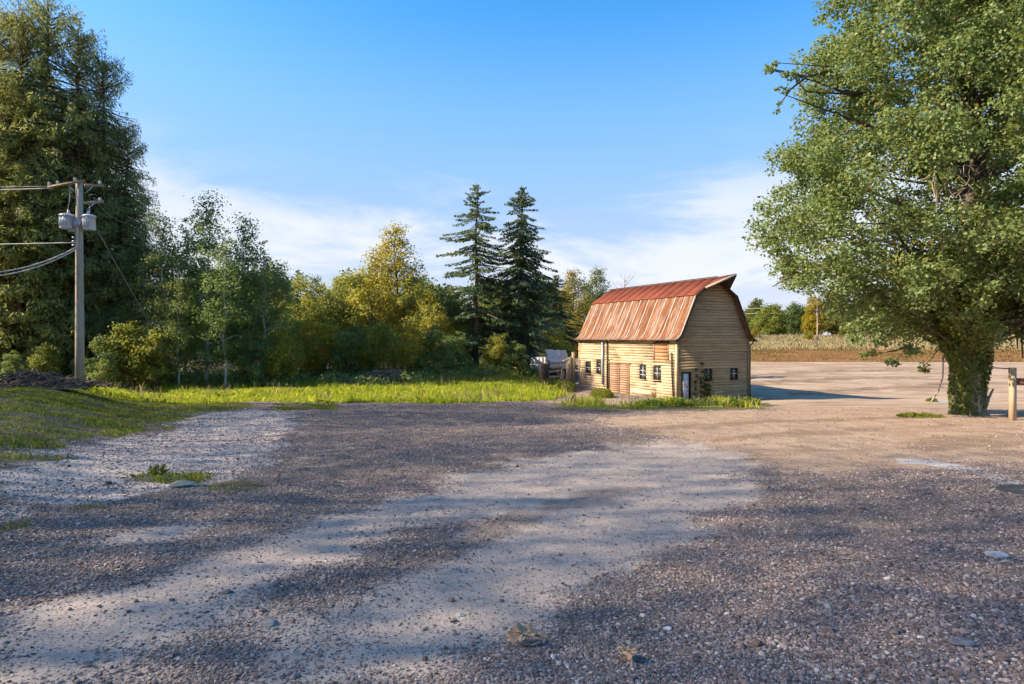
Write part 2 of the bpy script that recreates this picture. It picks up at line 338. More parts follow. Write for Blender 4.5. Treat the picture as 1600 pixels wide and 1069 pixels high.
def make_ground():
    ang = np.concatenate([np.arange(-58, 58, 0.3), np.arange(58, 302, 3.0)]) * np.pi / 180
    rad = np.concatenate([[0.35], np.geomspace(0.8, 2600, 350)])
    A, Rr = np.meshgrid(ang, rad); X = Rr * np.sin(A); Y = Rr * np.cos(A); Z = ground(X, Y)
    n, m = len(ang), len(rad)
    V = np.stack([X, Y, Z], -1).reshape(-1, 3)
    i = np.arange(m-1)[:, None]*n; j = np.arange(n)[None]; k = (j+1) % n
    Fq = np.stack([i+j, i+k, i+n+k, i+n+j], -1).reshape(-1, 4)[:, ::-1]
    mk = masks(X.ravel(), Y.ravel())
    b = MB(); b.add(V, Fq); b.f.append(np.arange(n)[None, ::-1].copy())
    t = NT('ground_gravel_and_dirt')
    w = t.coord('World'); 
    a1 = t.N('ShaderNodeSeparateColor'); t.L(t.attr('gA', 'Color'), a1.inputs[0])
    a2 = t.N('ShaderNodeSeparateColor'); t.L(t.attr('gB', 'Color'), a2.inputs[0])
    a3 = t.N('ShaderNodeSeparateColor'); t.L(t.attr('gC', 'Color'), a3.inputs[0])
    n1 = t.noise(t.coord('World', (1.0, 0.26, 1), rot=(0, 0, R(-24))), 2.6, 7, 0.7, 0.35); n2 = t.noise(w, 11, 5, 0.7); n3 = t.noise(w, 0.35, 4, 0.6); n4 = t.noise(w, 60, 3, 0.7)
    nz = t.math('ADD', t.math('MULTIPLY', t.math('SUBTRACT', n1, 0.5), 1.3), t.math('MULTIPLY', t.math('SUBTRACT', n2, 0.5), 0.9))
    def mk_(o, amt=1.0, lo=0.32, hi=0.68): return t.ramp(t.math('ADD', o, t.math('MULTIPLY', nz, amt)), lo, hi)
    v1 = t.N('ShaderNodeTexVoronoi'); t.L(w, v1.inputs['Vector']); v1.inputs['Scale'].default_value = 42
    v2 = t.N('ShaderNodeTexVoronoi'); t.L(w, v2.inputs['Vector']); v2.inputs['Scale'].default_value = 95
    sc = t.N('ShaderNodeSeparateColor'); t.L(v1.outputs['Color'], sc.inputs[0])
    sc2 = t.N('ShaderNodeSeparateColor'); t.L(v2.outputs['Color'], sc2.inputs[0])
    gcol = t.cramp(sc.outputs[0], [(0, (0.086, 0.062, 0.051)), (0.45, (0.188, 0.141, 0.115)), (0.8, (0.31, 0.24, 0.195)), (1, (0.58, 0.48, 0.40))])
    gfine = t.cramp(sc2.outputs[0], [(0, (0.10, 0.074, 0.059)), (0.6, (0.225, 0.17, 0.136)), (1, (0.46, 0.365, 0.295))])
    grav = t.mix(t.ramp(v1.outputs['Distance'], 0.30, 0.62), gcol, gfine)
    grav = t.mix(t.ramp(n3, 0.38, 0.68), grav, t.mix(0.45, grav, (0.15, 0.145, 0.105)))
    grav = t.mix(1.0, grav, t.mix(t.ramp(n1, 0.3, 0.7), (0.66, 0.66, 0.70), (1.18, 1.15, 1.1)), 'MULTIPLY')
    dirt = t.mix(t.ramp(n2, 0.3, 0.7), (0.37, 0.295, 0.23), (0.50, 0.41, 0.325))
    dirt = t.mix(t.math('MULTIPLY', t.ramp(n1, 0.35, 0.7), 0.4), dirt, (0.31, 0.245, 0.205))
    dirt = t.mix(t.ramp(sc2.outputs[1], 0.86, 0.9), dirt, (0.16, 0.14, 0.12))
    dirt = t.mix(t.ramp(sc2.outputs[2], 0.94, 0.96), dirt, (0.36, 0.34, 0.32))
    pale = t.mix(sc2.outputs[0], (0.31, 0.245, 0.195), (0.62, 0.52, 0.43)); pale = t.mix(t.ramp(n1, 0.35, 0.65), pale, t.mix(0.5, pale, (0.52, 0.455, 0.40)))
    tan = t.mix(t.ramp(n1, 0.3, 0.7), (0.27, 0.185, 0.12), (0.40, 0.30, 0.21)); tan = t.mix(t.math('MULTIPLY', t.ramp(sc2.outputs[1], 0.7, 0.8), 0.55), tan, (0.14, 0.098, 0.068))
    tan = t.mix(t.math('MULTIPLY', t.ramp(t.noise(t.coord('World', (0.25, 1.2, 1)), 1.3, 5, 0.7), 0.5, 0.72), 0.6), tan, (0.155, 0.10, 0.068))
    lot = t.mix(t.ramp(t.noise(t.coord('World', (0.3, 0.8, 1)), 0.5, 6, 0.7), 0.35, 0.65), (0.24, 0.165, 0.10), (0.41, 0.31, 0.215))
    lot = t.mix(t.math('MULTIPLY', t.ramp(n2, 0.5, 0.7), 0.4), lot, (0.18, 0.125, 0.085)); lot = t.mix(t.math('MULTIPLY', t.ramp(t.noise(t.coord('World', (0.16, 0.55, 1), (8, 3, 0), (0, 0, 0.25)), 0.9, 7, 0.72, 0.8), 0.52, 0.66), 0.75), lot, (0.17, 0.115, 0.075)); lot = t.mix(t.math('MULTIPLY', t.ramp(t.noise(t.coord('World', (0.09, 1.6, 1), (1, 6, 0), (0, 0, -0.12)), 1.0, 5, 0.6), 0.56, 0.64), 0.5), lot, (0.43, 0.36, 0.29))
    soil = t.mix(t.ramp(n2, 0.35, 0.65), (0.055, 0.06, 0.022), (0.11, 0.10, 0.045)); soil = t.mix(t.ramp(n1, 0.55, 0.75), soil, (0.17, 0.13, 0.075))
    brown = t.mix(t.ramp(t.noise(t.coord('World', (0.1, 0.5, 1)), 0.7, 6, 0.7), 0.35, 0.65), (0.15, 0.070, 0.024), (0.25, 0.128, 0.044)); brown = t.mix(t.math('MULTIPLY', t.ramp(t.noise(t.coord('World', (0.06, 0.3, 1), (3, 9, 0)), 0.8, 4), 0.55, 0.7), 0.5), brown, (0.17, 0.15, 0.045))
    dry = t.mix(t.ramp(n3, 0.4, 0.6), (0.33, 0.25, 0.14), (0.22, 0.19, 0.09))
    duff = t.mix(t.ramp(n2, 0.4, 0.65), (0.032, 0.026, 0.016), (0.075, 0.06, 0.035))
    silt = t.mix(n2, (0.32, 0.30, 0.28), (0.44, 0.43, 0.42))
    c = grav
    M_track = mk_(a1.outputs[0], 0.75, 0.22, 0.85)
    c = t.mix(M_track, c, dirt); c = t.mix(mk_(a1.outputs[1], 0.8, 0.2, 0.75), c, pale)
    m_tan = mk_(a2.outputs[0], 0.7); c = t.mix(m_tan, c, tan); m_lot = mk_(a2.outputs[1], 0.5); c = t.mix(m_lot, c, lot)
    c = t.mix(t.math('MULTIPLY', mk_(a3.outputs[2], 0.5), 0.9), c, t.mix(0.5, tan, lot))
    c = t.mix(mk_(a3.outputs[0], 0.55, 0.35, 0.65), c, silt)
    c = t.mix(t.math('MULTIPLY', mk_(t.attr('rut'), 0.9, 0.3, 0.8), 0.5), c, t.mix(1.0, c, (0.42, 0.37, 0.33), 'MULTIPLY'))
    m_gr = mk_(a1.outputs[2], 0.9, 0.35, 0.75); c = t.mix(t.math('MULTIPLY', m_gr, 0.88), c, soil)
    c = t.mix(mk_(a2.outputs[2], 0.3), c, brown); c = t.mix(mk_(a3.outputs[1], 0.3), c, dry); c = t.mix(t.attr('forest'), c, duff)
    smooth_m = t.math('MAXIMUM', t.math('MAXIMUM', M_track, m_tan), m_lot)
    hgt = t.math('ADD', t.math('MULTIPLY', t.math('SUBTRACT', 1.0, v1.outputs['Distance']), t.math('SUBTRACT', 1.0, t.math('MULTIPLY', smooth_m, 0.8))), t.math('ADD', t.math('MULTIPLY', n2, 0.7), t.math('MULTIPLY', n4, 0.35)))
    t.bsdf(c, 0.92, spec=0.08, normal=t.bump(hgt, 0.75, 0.022))
    me = b.mesh('ground', t.m, True)
    for nm, (q, g, bl) in {'gA': ('track', 'pale', None), 'gB': ('tan', 'lot', 'brown'), 'gC': ('silt', 'dry', 'bare')}.items():
        cc = np.ones((len(V), 4), np.float32); cc[:, 0] = mk[q]; cc[:, 1] = mk[g]
        cc[:, 2] = mk[bl] if bl else np.maximum(mk['grass'], mk['meadow'])
        at_ = me.attributes.new(nm, 'FLOAT_COLOR', 'POINT'); at_.data.foreach_set('color', cc.ravel())
    at_ = me.attributes.new('rut', 'FLOAT', 'POINT'); at_.data.foreach_set('value', mk['rut'].astype(np.float32))
    at_ = me.attributes.new('forest', 'FLOAT', 'POINT'); at_.data.foreach_set('value', mk['forest'].astype(np.float32))
    o = put('ground', me); tag(o, kind='structure'); return o
make_ground()

# ------------------------------------------------------------------ barn
BY = CZ - 4.5                       # level of the barn sill
BP = np.array((11.6, 43.0)); BV = np.array((-0.441, 0.8975)); BU = np.array((0.8975, 0.441))
BW, BL = 6.96, 12.7
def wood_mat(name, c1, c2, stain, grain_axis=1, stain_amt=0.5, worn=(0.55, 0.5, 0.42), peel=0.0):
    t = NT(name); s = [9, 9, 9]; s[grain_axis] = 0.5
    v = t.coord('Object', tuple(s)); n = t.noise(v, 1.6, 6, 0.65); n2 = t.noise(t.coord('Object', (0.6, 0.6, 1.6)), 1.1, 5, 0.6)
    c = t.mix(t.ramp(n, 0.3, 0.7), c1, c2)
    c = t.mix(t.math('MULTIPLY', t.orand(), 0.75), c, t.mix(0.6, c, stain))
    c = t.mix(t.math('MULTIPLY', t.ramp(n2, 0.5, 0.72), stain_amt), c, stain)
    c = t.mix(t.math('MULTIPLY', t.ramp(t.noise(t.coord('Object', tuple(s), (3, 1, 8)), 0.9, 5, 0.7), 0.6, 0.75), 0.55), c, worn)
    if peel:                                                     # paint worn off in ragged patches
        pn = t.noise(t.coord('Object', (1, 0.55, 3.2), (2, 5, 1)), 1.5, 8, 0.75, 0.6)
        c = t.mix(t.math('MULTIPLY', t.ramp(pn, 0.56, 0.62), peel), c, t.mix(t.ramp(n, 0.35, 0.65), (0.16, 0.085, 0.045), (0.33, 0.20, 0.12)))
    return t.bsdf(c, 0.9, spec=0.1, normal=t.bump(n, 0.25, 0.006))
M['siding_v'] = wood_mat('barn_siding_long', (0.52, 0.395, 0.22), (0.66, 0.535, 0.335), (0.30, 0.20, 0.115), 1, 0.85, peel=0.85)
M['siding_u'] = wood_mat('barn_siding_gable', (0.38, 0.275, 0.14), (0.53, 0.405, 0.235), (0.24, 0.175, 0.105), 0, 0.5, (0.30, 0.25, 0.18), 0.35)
M['old_wood'] = wood_mat('weathered_brown_boards', (0.33, 0.20, 0.12), (0.47, 0.31, 0.20), (0.20, 0.11, 0.06), 1, 0.5)
M['hatch_wood'] = wood_mat('orange_brown_boards', (0.38, 0.19, 0.09), (0.47, 0.27, 0.14), (0.25, 0.12, 0.06), 1, 0.4)
M['post_wood'] = wood_mat('post_wood', (0.36, 0.26, 0.16), (0.50, 0.38, 0.25), (0.2, 0.13, 0.08), 2, 0.4)
M['dark_wood'] = wood_mat('dark_wood', (0.05, 0.04, 0.03), (0.10, 0.08, 0.06), (0.03, 0.025, 0.02), 2, 0.4, (0.12, 0.1, 0.08))
M['grey_wood'] = wood_mat('grey_wood', (0.30, 0.27, 0.23), (0.45, 0.41, 0.36), (0.17, 0.14, 0.11), 1, 0.4)
def plain(name, c, rough=0.6, metal=0, nz=0.15, sc=6, spec=0.3):
    t = NT(name); n = t.noise(t.coord('Object'), sc, 5, 0.6)
    return t.bsdf(t.mix(t.ramp(n, 0.3, 0.7), tuple(k*(1-nz) for k in c), tuple(min(1, k*(1+nz)) for k in c)), rough, metal, spec)
M['white_paint'] = plain('chipped_white_paint', (0.62, 0.62, 0.60), 0.6, 0, 0.2, 3)
M['pipe'] = plain('galvanised_pipe', (0.42, 0.44, 0.47), 0.45, 0.3)
M['concrete'] = plain('concrete', (0.33, 0.30, 0.27), 0.9, 0, 0.3, 2)
M['galv'] = plain('galvanised_sheet', (0.50, 0.50, 0.51), 0.5, 0.35, 0.2, 2)
M['transformer'] = plain('transformer_grey', (0.62, 0.65, 0.69), 0.4, 0.1, 0.05)
M['porcelain'] = plain('porcelain', (0.55, 0.55, 0.54), 0.25, 0, 0.1)
M['wire'] = plain('cable', (0.30, 0.30, 0.30), 0.5)
M['wire_pale'] = plain('pale_cable', (0.55, 0.53, 0.48), 0.5)
t = NT('window_glass'); M['glass'] = t.bsdf(t.mix(t.noise(t.coord('Object'), 2.0, 3), (0.015, 0.018, 0.02), (0.05, 0.055, 0.06)), 0.12, spec=0.6)
t = NT('interior_shade'); M['interior'] = t.bsdf((0.012, 0.010, 0.009), 0.9)
def rust_mat(name, base, dark, pale, pale_amt, along, vary=0.35):
    t = NT(name); n = t.noise(t.coord('Object', along), 1.0, 7, 0.7, 0.4); n2 = t.noise(t.coord('Object'), 0.8, 6, 0.65); n3 = t.noise(t.coord('Object', along, (4, 2, 7)), 2.3, 5, 0.7)
    c = t.mix(t.ramp(n2, 0.35, 0.65), base, dark); c = t.mix(t.math('MULTIPLY', t.orand(), vary), c, dark)
    c = t.mix(t.math('MULTIPLY', t.ramp(n, 0.42, 0.66), pale_amt), c, pale); c = t.mix(t.math('MULTIPLY', t.ramp(n3, 0.55, 0.7), 0.4), c, tuple(k*0.8 for k in base))
    return t.bsdf(c, t.ramp(n, 0.3, 0.7, 0.65, 0.85), 0.0, 0.10, t.bump(n3, 0.15, 0.01))
M['rust_low'] = rust_mat('rusted_roof_sheet', (0.22, 0.085, 0.030), (0.135, 0.050, 0.020), (0.36, 0.275, 0.20), 0.85, (0.6, 4.2, 0.4))
M['rust_up'] = rust_mat('deep_rust_roof_sheet', (0.215, 0.058, 0.027), (0.155, 0.042, 0.022), (0.27, 0.11, 0.06), 0.30, (1.3, 0.3, 1.3), 0.04)
M['rust_rib'] = plain('pale_roof_rib', (0.62, 0.53, 0.45), 0.55, 0.1, 0.2, 3)

# local barn frame: x across the gable (left to right), y away from the camera, z up from the sill
PROF = [(-0.48, 4.36), (-0.12, 4.52), (0.22, 4.85), (1.55, 7.62), (BW/2, 8.86)]   # outer roof line, left half
def roof_at(x):                       # underside height of the gable wall at x
    x = min(x, BW - x); p = np.array(PROF); return float(np.interp(x, p[:, 0], p[:, 1])) - 0.08
barn = empty('barn', (BP[0], BP[1], BY), math.atan2(BU[1], BU[0]))
tag(barn, 'old yellow wooden gambrel barn with rusty red metal roof and hay hood', 'barn')
def v_of(px):
    k = (px - 800) / F; return (BP[0] - BP[1]*k) / (-BV[0] + BV[1]*k)
def u_of(px):
    k = (px - 800) / F; return (BP[1]*k - BP[0]) / (BU[0] - BU[1]*k)
def zv(row, v): return (CZ - (row - HZ) / F * (BP[1] + BV[1]*v)) - BY
def zu(row, u): return (CZ - (row - HZ) / F * (BP[1] + BU[1]*u)) - BY
rng = np.random.default_rng(7)
def board_x(x0, x1, y0, y1, z0, z1, sx, name, mat, parent, side):
    """clapboard on the long wall (side='v', runs in y) or the gable (side='u', runs in x); lower edge proud"""
    b = MB(); p0, p1 = 0.017 + rng.uniform(0, 0.006), 0.013
    if side == 'v':
        v = [(-p0, y0, z0), (-p0, y1, z0), (-p1, y1, z1), (-p1, y0, z1), (0.03, y0, z0), (0.03, y1, z0), (0.03, y1, z1), (0.03, y0, z1)]
    else:
        (a0, b0), (a1, b1) = sx
        v = [(a0, -p0, z0), (b0, -p0, z0), (b1, -p1, z1), (a1, -p1, z1), (a0, 0.03, z0), (b0, 0.03, z0), (b1, 0.03, z1), (a1, 0.03, z1)]
    b.add(v, [(0, 3, 2, 1), (4, 5, 6, 7), (0, 1, 5, 4), (3, 7, 6, 2), (0, 4, 7, 3), (1, 2, 6, 5)])
    return b.build(name, mat, parent)
# inner shell: closes the far walls; its dark colour paints shadow lines in the board gaps
b = MB()
gp = [(0.06, 0.0)] + [(0.06, 4.5), (0.24, 4.75), (1.57, 7.5), (BW/2, 8.72), (BW-1.57, 7.5), (BW-0.24, 4.75), (BW-0.06, 4.5), (BW-0.06, 0.0)]
n = len(gp); v = [(x, 0.06, z) for x, z in gp] + [(x, BL-0.02, z) for x, z in gp]
b.add(v, [tuple(range(n)), tuple(range(2*n-1, n-1, -1))] + [(i, i+n, (i+1) % n + n, (i+1) % n) for i in range(n)])
wall_core = b.build('wall', M['dark_wood'], barn)
boxpart_ = lambda c, d: MB().box(c, d).build('wall', M['siding_u'], barn)
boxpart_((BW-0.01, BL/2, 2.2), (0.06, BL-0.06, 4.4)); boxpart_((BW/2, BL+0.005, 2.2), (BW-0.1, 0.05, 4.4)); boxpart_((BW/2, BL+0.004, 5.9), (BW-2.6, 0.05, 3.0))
b = MB(); b.box((BW/2, BL/2, -0.42), (BW-0.04, BL-0.04, 0.86)); b.build('foundation', M['concrete'], barn)

# openings on the long wall: (y0, y1, z0, z1) from photo pixels
def oprect_v(x0, x1, r0, r1):
    a, c = v_of(x1), v_of(x0); m = (a + c)/2; return (a, c, zv(r1, m), zv(r0, m))
def oprect_u(x0, x1, r0, r1):
    a, c = u_of(x0), u_of(x1); m = (a + c)/2; return (a, c, zu(r1, m), zu(r0, m))
OPV = {'window1': oprect_v(915.5, 923.5, 565, 583.5), 'window2': oprect_v(932.5, 939.5, 565, 584.5), 'door': oprect_v(953, 984.5, 568, 621),
       'window3': oprect_v(1000, 1010, 571, 593), 'window4': oprect_v(1021.5, 1033, 572.5, 594), 'hatch': oprect_v(1022, 1045.5, 535, 563)}
OPV['door'] = (OPV['door'][0], OPV['door'][1], -0.15, OPV['door'][3])
OPU = {'door': oprect_u(1065, 1079, 583, 626), 'window1': oprect_u(1100.5, 1112, 576, 594.5), 'window2': oprect_u(1141, 1152, 575, 592.5)}
OPU['door'] = (OPU['door'][0], OPU['door'][1], 0.0, OPU['door'][3])
def cut(lo, hi, ops, z0, z1):
    segs = [(lo, hi)]
    for (a, c, q0, q1) in ops:
        if z1 <= q0 + 0.02 or z0 >= q1 - 0.02: continue
        ns = []
        for s0, s1 in segs:
            if c <= s0 or a >= s1: ns.append((s0, s1)); continue
            if a > s0: ns.append((s0, a))
            if c < s1: ns.append((c, s1))
        segs = ns
    return [s for s in segs if s[1] - s[0] > 0.04]
bh = 0.205
for i in range(22):
    z0, z1 = i*bh, min((i+1)*bh, 4.50)
    if z0 >= 4.45: break
    for (a, c) in cut(0.06, BL, OPV.values(), z0, z1):
        sp = [a]                                                     # boards are butt-jointed now and then
        if c - a > 5: sp.append(a + (c-a)*rng.uniform(0.35, 0.65))
        sp.append(c)
        for q in range(len(sp)-1):
            dz = rng.uniform(-0.012, 0.012)
            board_x(0, 0, sp[q]+0.004, sp[q+1]-0.004, z0+dz, z1+dz*0.5-0.007, None, 'board', M['siding_v'], barn, 'v')
def inset(z):
    xs = np.linspace(0, BW/2, 200); hs_ = np.array([roof_at(x) for x in xs]); ok = hs_ >= z - 1e-6
    return float(xs[np.argmax(ok)]) if ok.any() else None
for i in range(46):
    z0, z1 = i*bh, (i+1)*bh
    a0, a1 = inset(z0), inset(z1)
    if a0 is None or a1 is None: break
    for (a, c) in cut(a0, BW-a0, OPU.values(), z0, z1):
        l1 = a1 if abs(a-a0) < 1e-6 else a; r1 = BW-a1 if abs(c-(BW-a0)) < 1e-6 else c
        dz = rng.uniform(-0.008, 0.008)
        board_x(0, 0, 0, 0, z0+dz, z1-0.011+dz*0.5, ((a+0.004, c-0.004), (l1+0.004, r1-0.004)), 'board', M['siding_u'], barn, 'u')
# trim boards
def boxpart(name, mat, c, d, parent=barn, rot=None): return MB().box(c, d, rot).build(name, mat, parent)
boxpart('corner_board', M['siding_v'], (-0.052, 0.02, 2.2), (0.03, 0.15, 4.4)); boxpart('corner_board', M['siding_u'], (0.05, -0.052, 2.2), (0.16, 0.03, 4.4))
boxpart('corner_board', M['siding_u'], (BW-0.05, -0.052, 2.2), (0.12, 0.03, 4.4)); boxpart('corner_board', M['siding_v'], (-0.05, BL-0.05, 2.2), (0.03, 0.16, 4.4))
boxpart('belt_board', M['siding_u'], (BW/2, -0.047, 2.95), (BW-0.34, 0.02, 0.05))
boxpart('loose_board', M['white_paint'], (u_of(1122), -0.055, zu(613, 3.5)), (0.72, 0.02, 0.07))
boxpart('repair_board', M['siding_v'], (-0.06, v_of(1005), 0.34), (0.025, 3.0, 0.34))
def window(rect, side, rows, cols, name='window', frame=M['dark_wood'], bar=M['white_paint']):
    a, c, z0, z1 = rect; w = c-a; h = z1-z0
    def P(x, d, z): return (x, -d, z) if side == 'u' else (-d, x, z)
    def D(x, d, z): return (x, d, z) if side == 'u' else (d, x, z)
    f = MB(); m = 0.055
    for (cx, cz, dx, dz_) in ((a+m/2, (z0+z1)/2, m, h), (c-m/2, (z0+z1)/2, m, h), ((a+c)/2, z0+m/2, w-2*m, m), ((a+c)/2, z1-m/2, w-2*m, m)):
        f.box(P(cx, -0.005, cz), D(dx, 0.10, dz_))
    fo = f.build('window', frame, barn)
    boxpart('sill', M['siding_v'] if side == 'v' else M['dark_wood'], P((a+c)/2, 0.06, z0-0.03), D(w+0.12, 0.06, 0.05), fo)
    pw, ph = (w-2*m)/cols, (h-2*m)/rows
    for i in range(cols):
        for j in range(rows):
            boxpart('pane', M['glass'], P(a+m+pw*(i+0.5), -0.006, z0+m+ph*(j+0.5)), D(pw-0.02, 0.012, ph-0.02), fo)
    for i in range(1, cols): boxpart('glazing_bar', bar, P(a+m+pw*i, 0.008, (z0+z1)/2), D(0.032, 0.03, h-2*m), fo)
    for j in range(1, rows): boxpart('glazing_bar', bar, P((a+c)/2, 0.010, z0+m+ph*j), D(w-2*m, 0.03, 0.03), fo)
    return fo
window(OPV['window1'], 'v', 2, 1); window(OPV['window2'], 'v', 2, 1); window(OPV['window3'], 'v', 3, 2); window(OPV['window4'], 'v', 2, 2)
window(OPU['window1'], 'u', 2, 2); window(OPU['window2'], 'u', 2, 2)
# double door of horizontal planks
a, c, z0, z1 = OPV['door']; mid = (a+c)/2
for s0, s1 in ((a, mid), (mid, c)):
    dl = MB().box((0.02, (s0+s1)/2, (z0+z1)/2), (0.02, s1-s0-0.03, z1-z0)).build('door', M['dark_wood'], barn)
    k = 0; z = z0
    while z < z1 - 0.05:
        hh = rng.uniform(0.15, 0.2); e = min(z+hh, z1-0.01)
        boxpart('plank', M['old_wood'], (-0.018+rng.uniform(-0.006, 0.006), (s0+s1)/2+rng.uniform(-0.01, 0.01), (z+e)/2), (0.03, s1-s0-0.05, e-z-0.02), dl); z = e
    boxpart('stile', M['old_wood'], (-0.045, s0+0.06, (z0+z1)/2), (0.02, 0.07, z1-z0-0.05), dl)
boxpart('door_post', M['dark_wood'], (-0.05, c+0.07, 1.25), (0.05, 0.10, 2.9)); boxpart('door_lintel', M['old_wood'], (-0.06, mid, z1+0.05), (0.05, c-a+0.3, 0.09))
# boarded loft hatch
a, c, z0, z1 = OPV['hatch']
ha = MB().box((0.03, (a+c)/2, (z0+z1)/2), (0.02, c-a, z1-z0)).build('loft_hatch', M['dark_wood'], barn)
for i in range(5): boxpart('plank', M['hatch_wood'], (-0.0+rng.uniform(-0.005, 0.005), (a+c)/2, z0+(z1-z0)*(i+0.5)/5), (0.03, c-a-0.16, (z1-z0)/5-0.015), ha)
for yy in (a+0.035, c-0.035): boxpart('frame', M['old_wood'], (-0.03, yy, (z0+z1)/2), (0.05, 0.08, z1-z0), ha)
boxpart('frame', M['siding_v'], (-0.03, (a+c)/2, z0-0.05), (0.05, c-a+0.3, 0.08), ha)
# gable door, white, a little open; a near-black slab paints the unlit opening
a, c, z0, z1 = OPU['door']
do = MB().box(((a+c)/2, 0.03, (z0+z1)/2), (c-a, 0.02, z1-z0)).build('gable_door', M['interior'], barn); do['label'] = 'narrow white door in a dark frame'
boxpart('door_leaf', M['white_paint'], (a+0.34, -0.005, (z0+z1)/2), (0.54, 0.035, z1-z0-0.1), do)
for q in (0.5, 1.35): boxpart('panel', M['white_paint'], (a+0.30, -0.028, z0+q), (0.30, 0.012, 0.6), do)
boxpart('handle', M['dark_wood'], (a+0.48, -0.045, 1.0), (0.03, 0.05, 0.12), do)
for xx in (a+0.03, c-0.03): boxpart('frame', M['dark_wood'], (xx, -0.03, (z0+z1)/2), (0.07, 0.07, z1-z0), do)
boxpart('frame', M['dark_wood'], ((a+c)/2, -0.03, z1+0.03), (c-a+0.1, 0.07, 0.07), do)
# roof: ribbed sheets on the lower slopes, flat sheets above
NP = 13; y_lo, y_hi = -0.32, BL+0.25; pw = (y_hi-y_lo)/NP
def slab(pts, y0, y1, th=0.03, name='x', mat=None, parent=None, ribs=()):
    b = MB(); p = np.array(pts, float); d = np.gradient(p, axis=0); nrm = np.stack([-d[:, 1], d[:, 0]], 1); nrm /= np.linalg.norm(nrm, axis=1)[:, None]
    if nrm[:, 1].mean() < 0: nrm = -nrm
    q = p - nrm*th; m = len(p)
    v = [(x, y, z) for y in (y0, y1) for (x, z) in p] + [(x, y, z) for y in (y0, y1) for (x, z) in q]
    f = []
    for i in range(m-1):
        f += [(i, i+1, m+i+1, m+i), (2*m+i, 3*m+i, 3*m+i+1, 2*m+i+1), (i, 2*m+i, 2*m+i+1, i+1), (m+i, m+i+1, 3*m+i+1, 3*m+i)]
    f += [(0, m, 3*m, 2*m), (m-1, 3*m-1, 4*m-1, 2*m-1)]
    b.add(v, f); o = b.build(name, mat, parent)
    for (ry, rh, rw, rn, rm) in ribs:
        r = MB(); o3 = p + nrm*rh; vv = [(x, ry-rw, z) for x, z in p] + [(x, ry-rw*0.4, z) for x, z in o3] + [(x, ry+rw*0.4, z) for x, z in o3] + [(x, ry+rw, z) for x, z in p]
        ff = []
        for i in range(m-1):
            for k in range(3): ff.append((k*m+i, k*m+i+1, (k+1)*m+i+1, (k+1)*m+i))
        r.add(vv, ff); r.build(rn, rm, o)
    return o
low = [(-0.48, 4.36), (-0.30, 4.40), (-0.12, 4.50), (0.04, 4.65), (0.20, 4.86), (1.50, 7.56)]
up = [(1.40, 7.52), (1.52, 7.62), (BW/2, 8.86)]
mir = lambda P: [(BW-x, z) for x, z in P]
roof = MB().box((BW/2, BL/2, 8.60), (0.10, BL, 0.16)).build('roof', M['dark_wood'], barn); roof['label'] = 'rust red ribbed metal gambrel roof'
for i in range(NP):
    y0 = y_lo + i*pw; dz = rng.uniform(-0.006, 0.006)
    ribs = [(y0+0.05, 0.045, 0.028, 'rib', M['rust_rib']), (y0+pw*0.36, 0.022, 0.03, 'rib', M['rust_low']), (y0+pw*0.68, 0.022, 0.03, 'rib', M['rust_low'])]
    slab([(x, z+dz) for x, z in low], y0, y0+pw-0.006, 0.02, 'roof_sheet', M['rust_low'], roof, ribs)
    slab([(x, z+dz) for x, z in mir(low)], y0, y0+pw-0.006, 0.02, 'roof_sheet', M['rust_low'], roof)
    for P in (up, mir(up)): slab([(x, z+0.03) for x, z in P], y0, y0+pw-0.006, 0.02, 'roof_sheet', M['rust_up'], roof)
# hay hood: the ridge runs out to a point
hx = 2.35; tip = (BW/2, -2.05, 9.0)
def upz(x): x = min(x, BW-x); return float(np.interp(x, [1.52, BW/2], [7.65, 8.89]))
for s in (0, 1):
    X = (lambda x: x) if s == 0 else (lambda x: BW-x)
    A = np.array((X(hx), y_lo, upz(hx))); B = np.array((BW/2, y_lo, 8.89)); T = np.array(tip); dn = np.array((0, 0, -0.04))
    b = MB(); b.add([A, B, T, A+dn, B+dn, T+dn], [(0, 1, 2), (3, 5, 4), (0, 2, 5, 3), (0, 3, 4, 1), (1, 4, 5, 2)]); b.build('hood_sheet', M['rust_up'], roof)
    # boarded soffit under the hood, dark
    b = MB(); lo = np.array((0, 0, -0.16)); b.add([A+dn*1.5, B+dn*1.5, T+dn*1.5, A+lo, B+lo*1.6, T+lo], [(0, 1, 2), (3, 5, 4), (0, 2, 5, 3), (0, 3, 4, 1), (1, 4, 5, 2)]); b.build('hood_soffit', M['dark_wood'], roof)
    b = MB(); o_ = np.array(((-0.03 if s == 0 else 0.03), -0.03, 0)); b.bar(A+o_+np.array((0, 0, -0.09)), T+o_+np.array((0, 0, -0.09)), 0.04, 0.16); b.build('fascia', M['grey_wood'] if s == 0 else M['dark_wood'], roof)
    # rake boards
    for P in (PROF[0:1]+low[1:5], low[4:]+[up[1]], [up[1], (hx, upz(hx)-0.03)]):
        b = MB()
        for q in range(len(P)-1):
            b.bar((X(P[q][0]), y_lo-0.028, P[q][1]-0.10), (X(P[q+1][0]), y_lo-0.028, P[q+1][1]-0.10), 0.03, 0.15, (0, 1, 0) if False else (0, 0, 1))
        b.build('rake_board', M['dark_wood'], roof)
b = MB(); b.bar((BW/2, y_lo, 8.94), (BW/2, y_hi, 8.94), 0.26, 0.03); b.build('ridge_cap', M['rust_up'], roof)
for i in range(22):                                                        # rafter tails under the left eave
    yy = 0.2 + i*(BL-0.4)/21; b = MB(); b.bar((-0.40, yy, 4.30), (0.0, yy, 4.46), 0.06, 0.12); b.build('rafter_tail', M['siding_v'], barn)
boxpart('soffit_board', M['dark_wood'], (-0.045, BL/2, 4.42), (0.022, BL-0.1, 0.14))
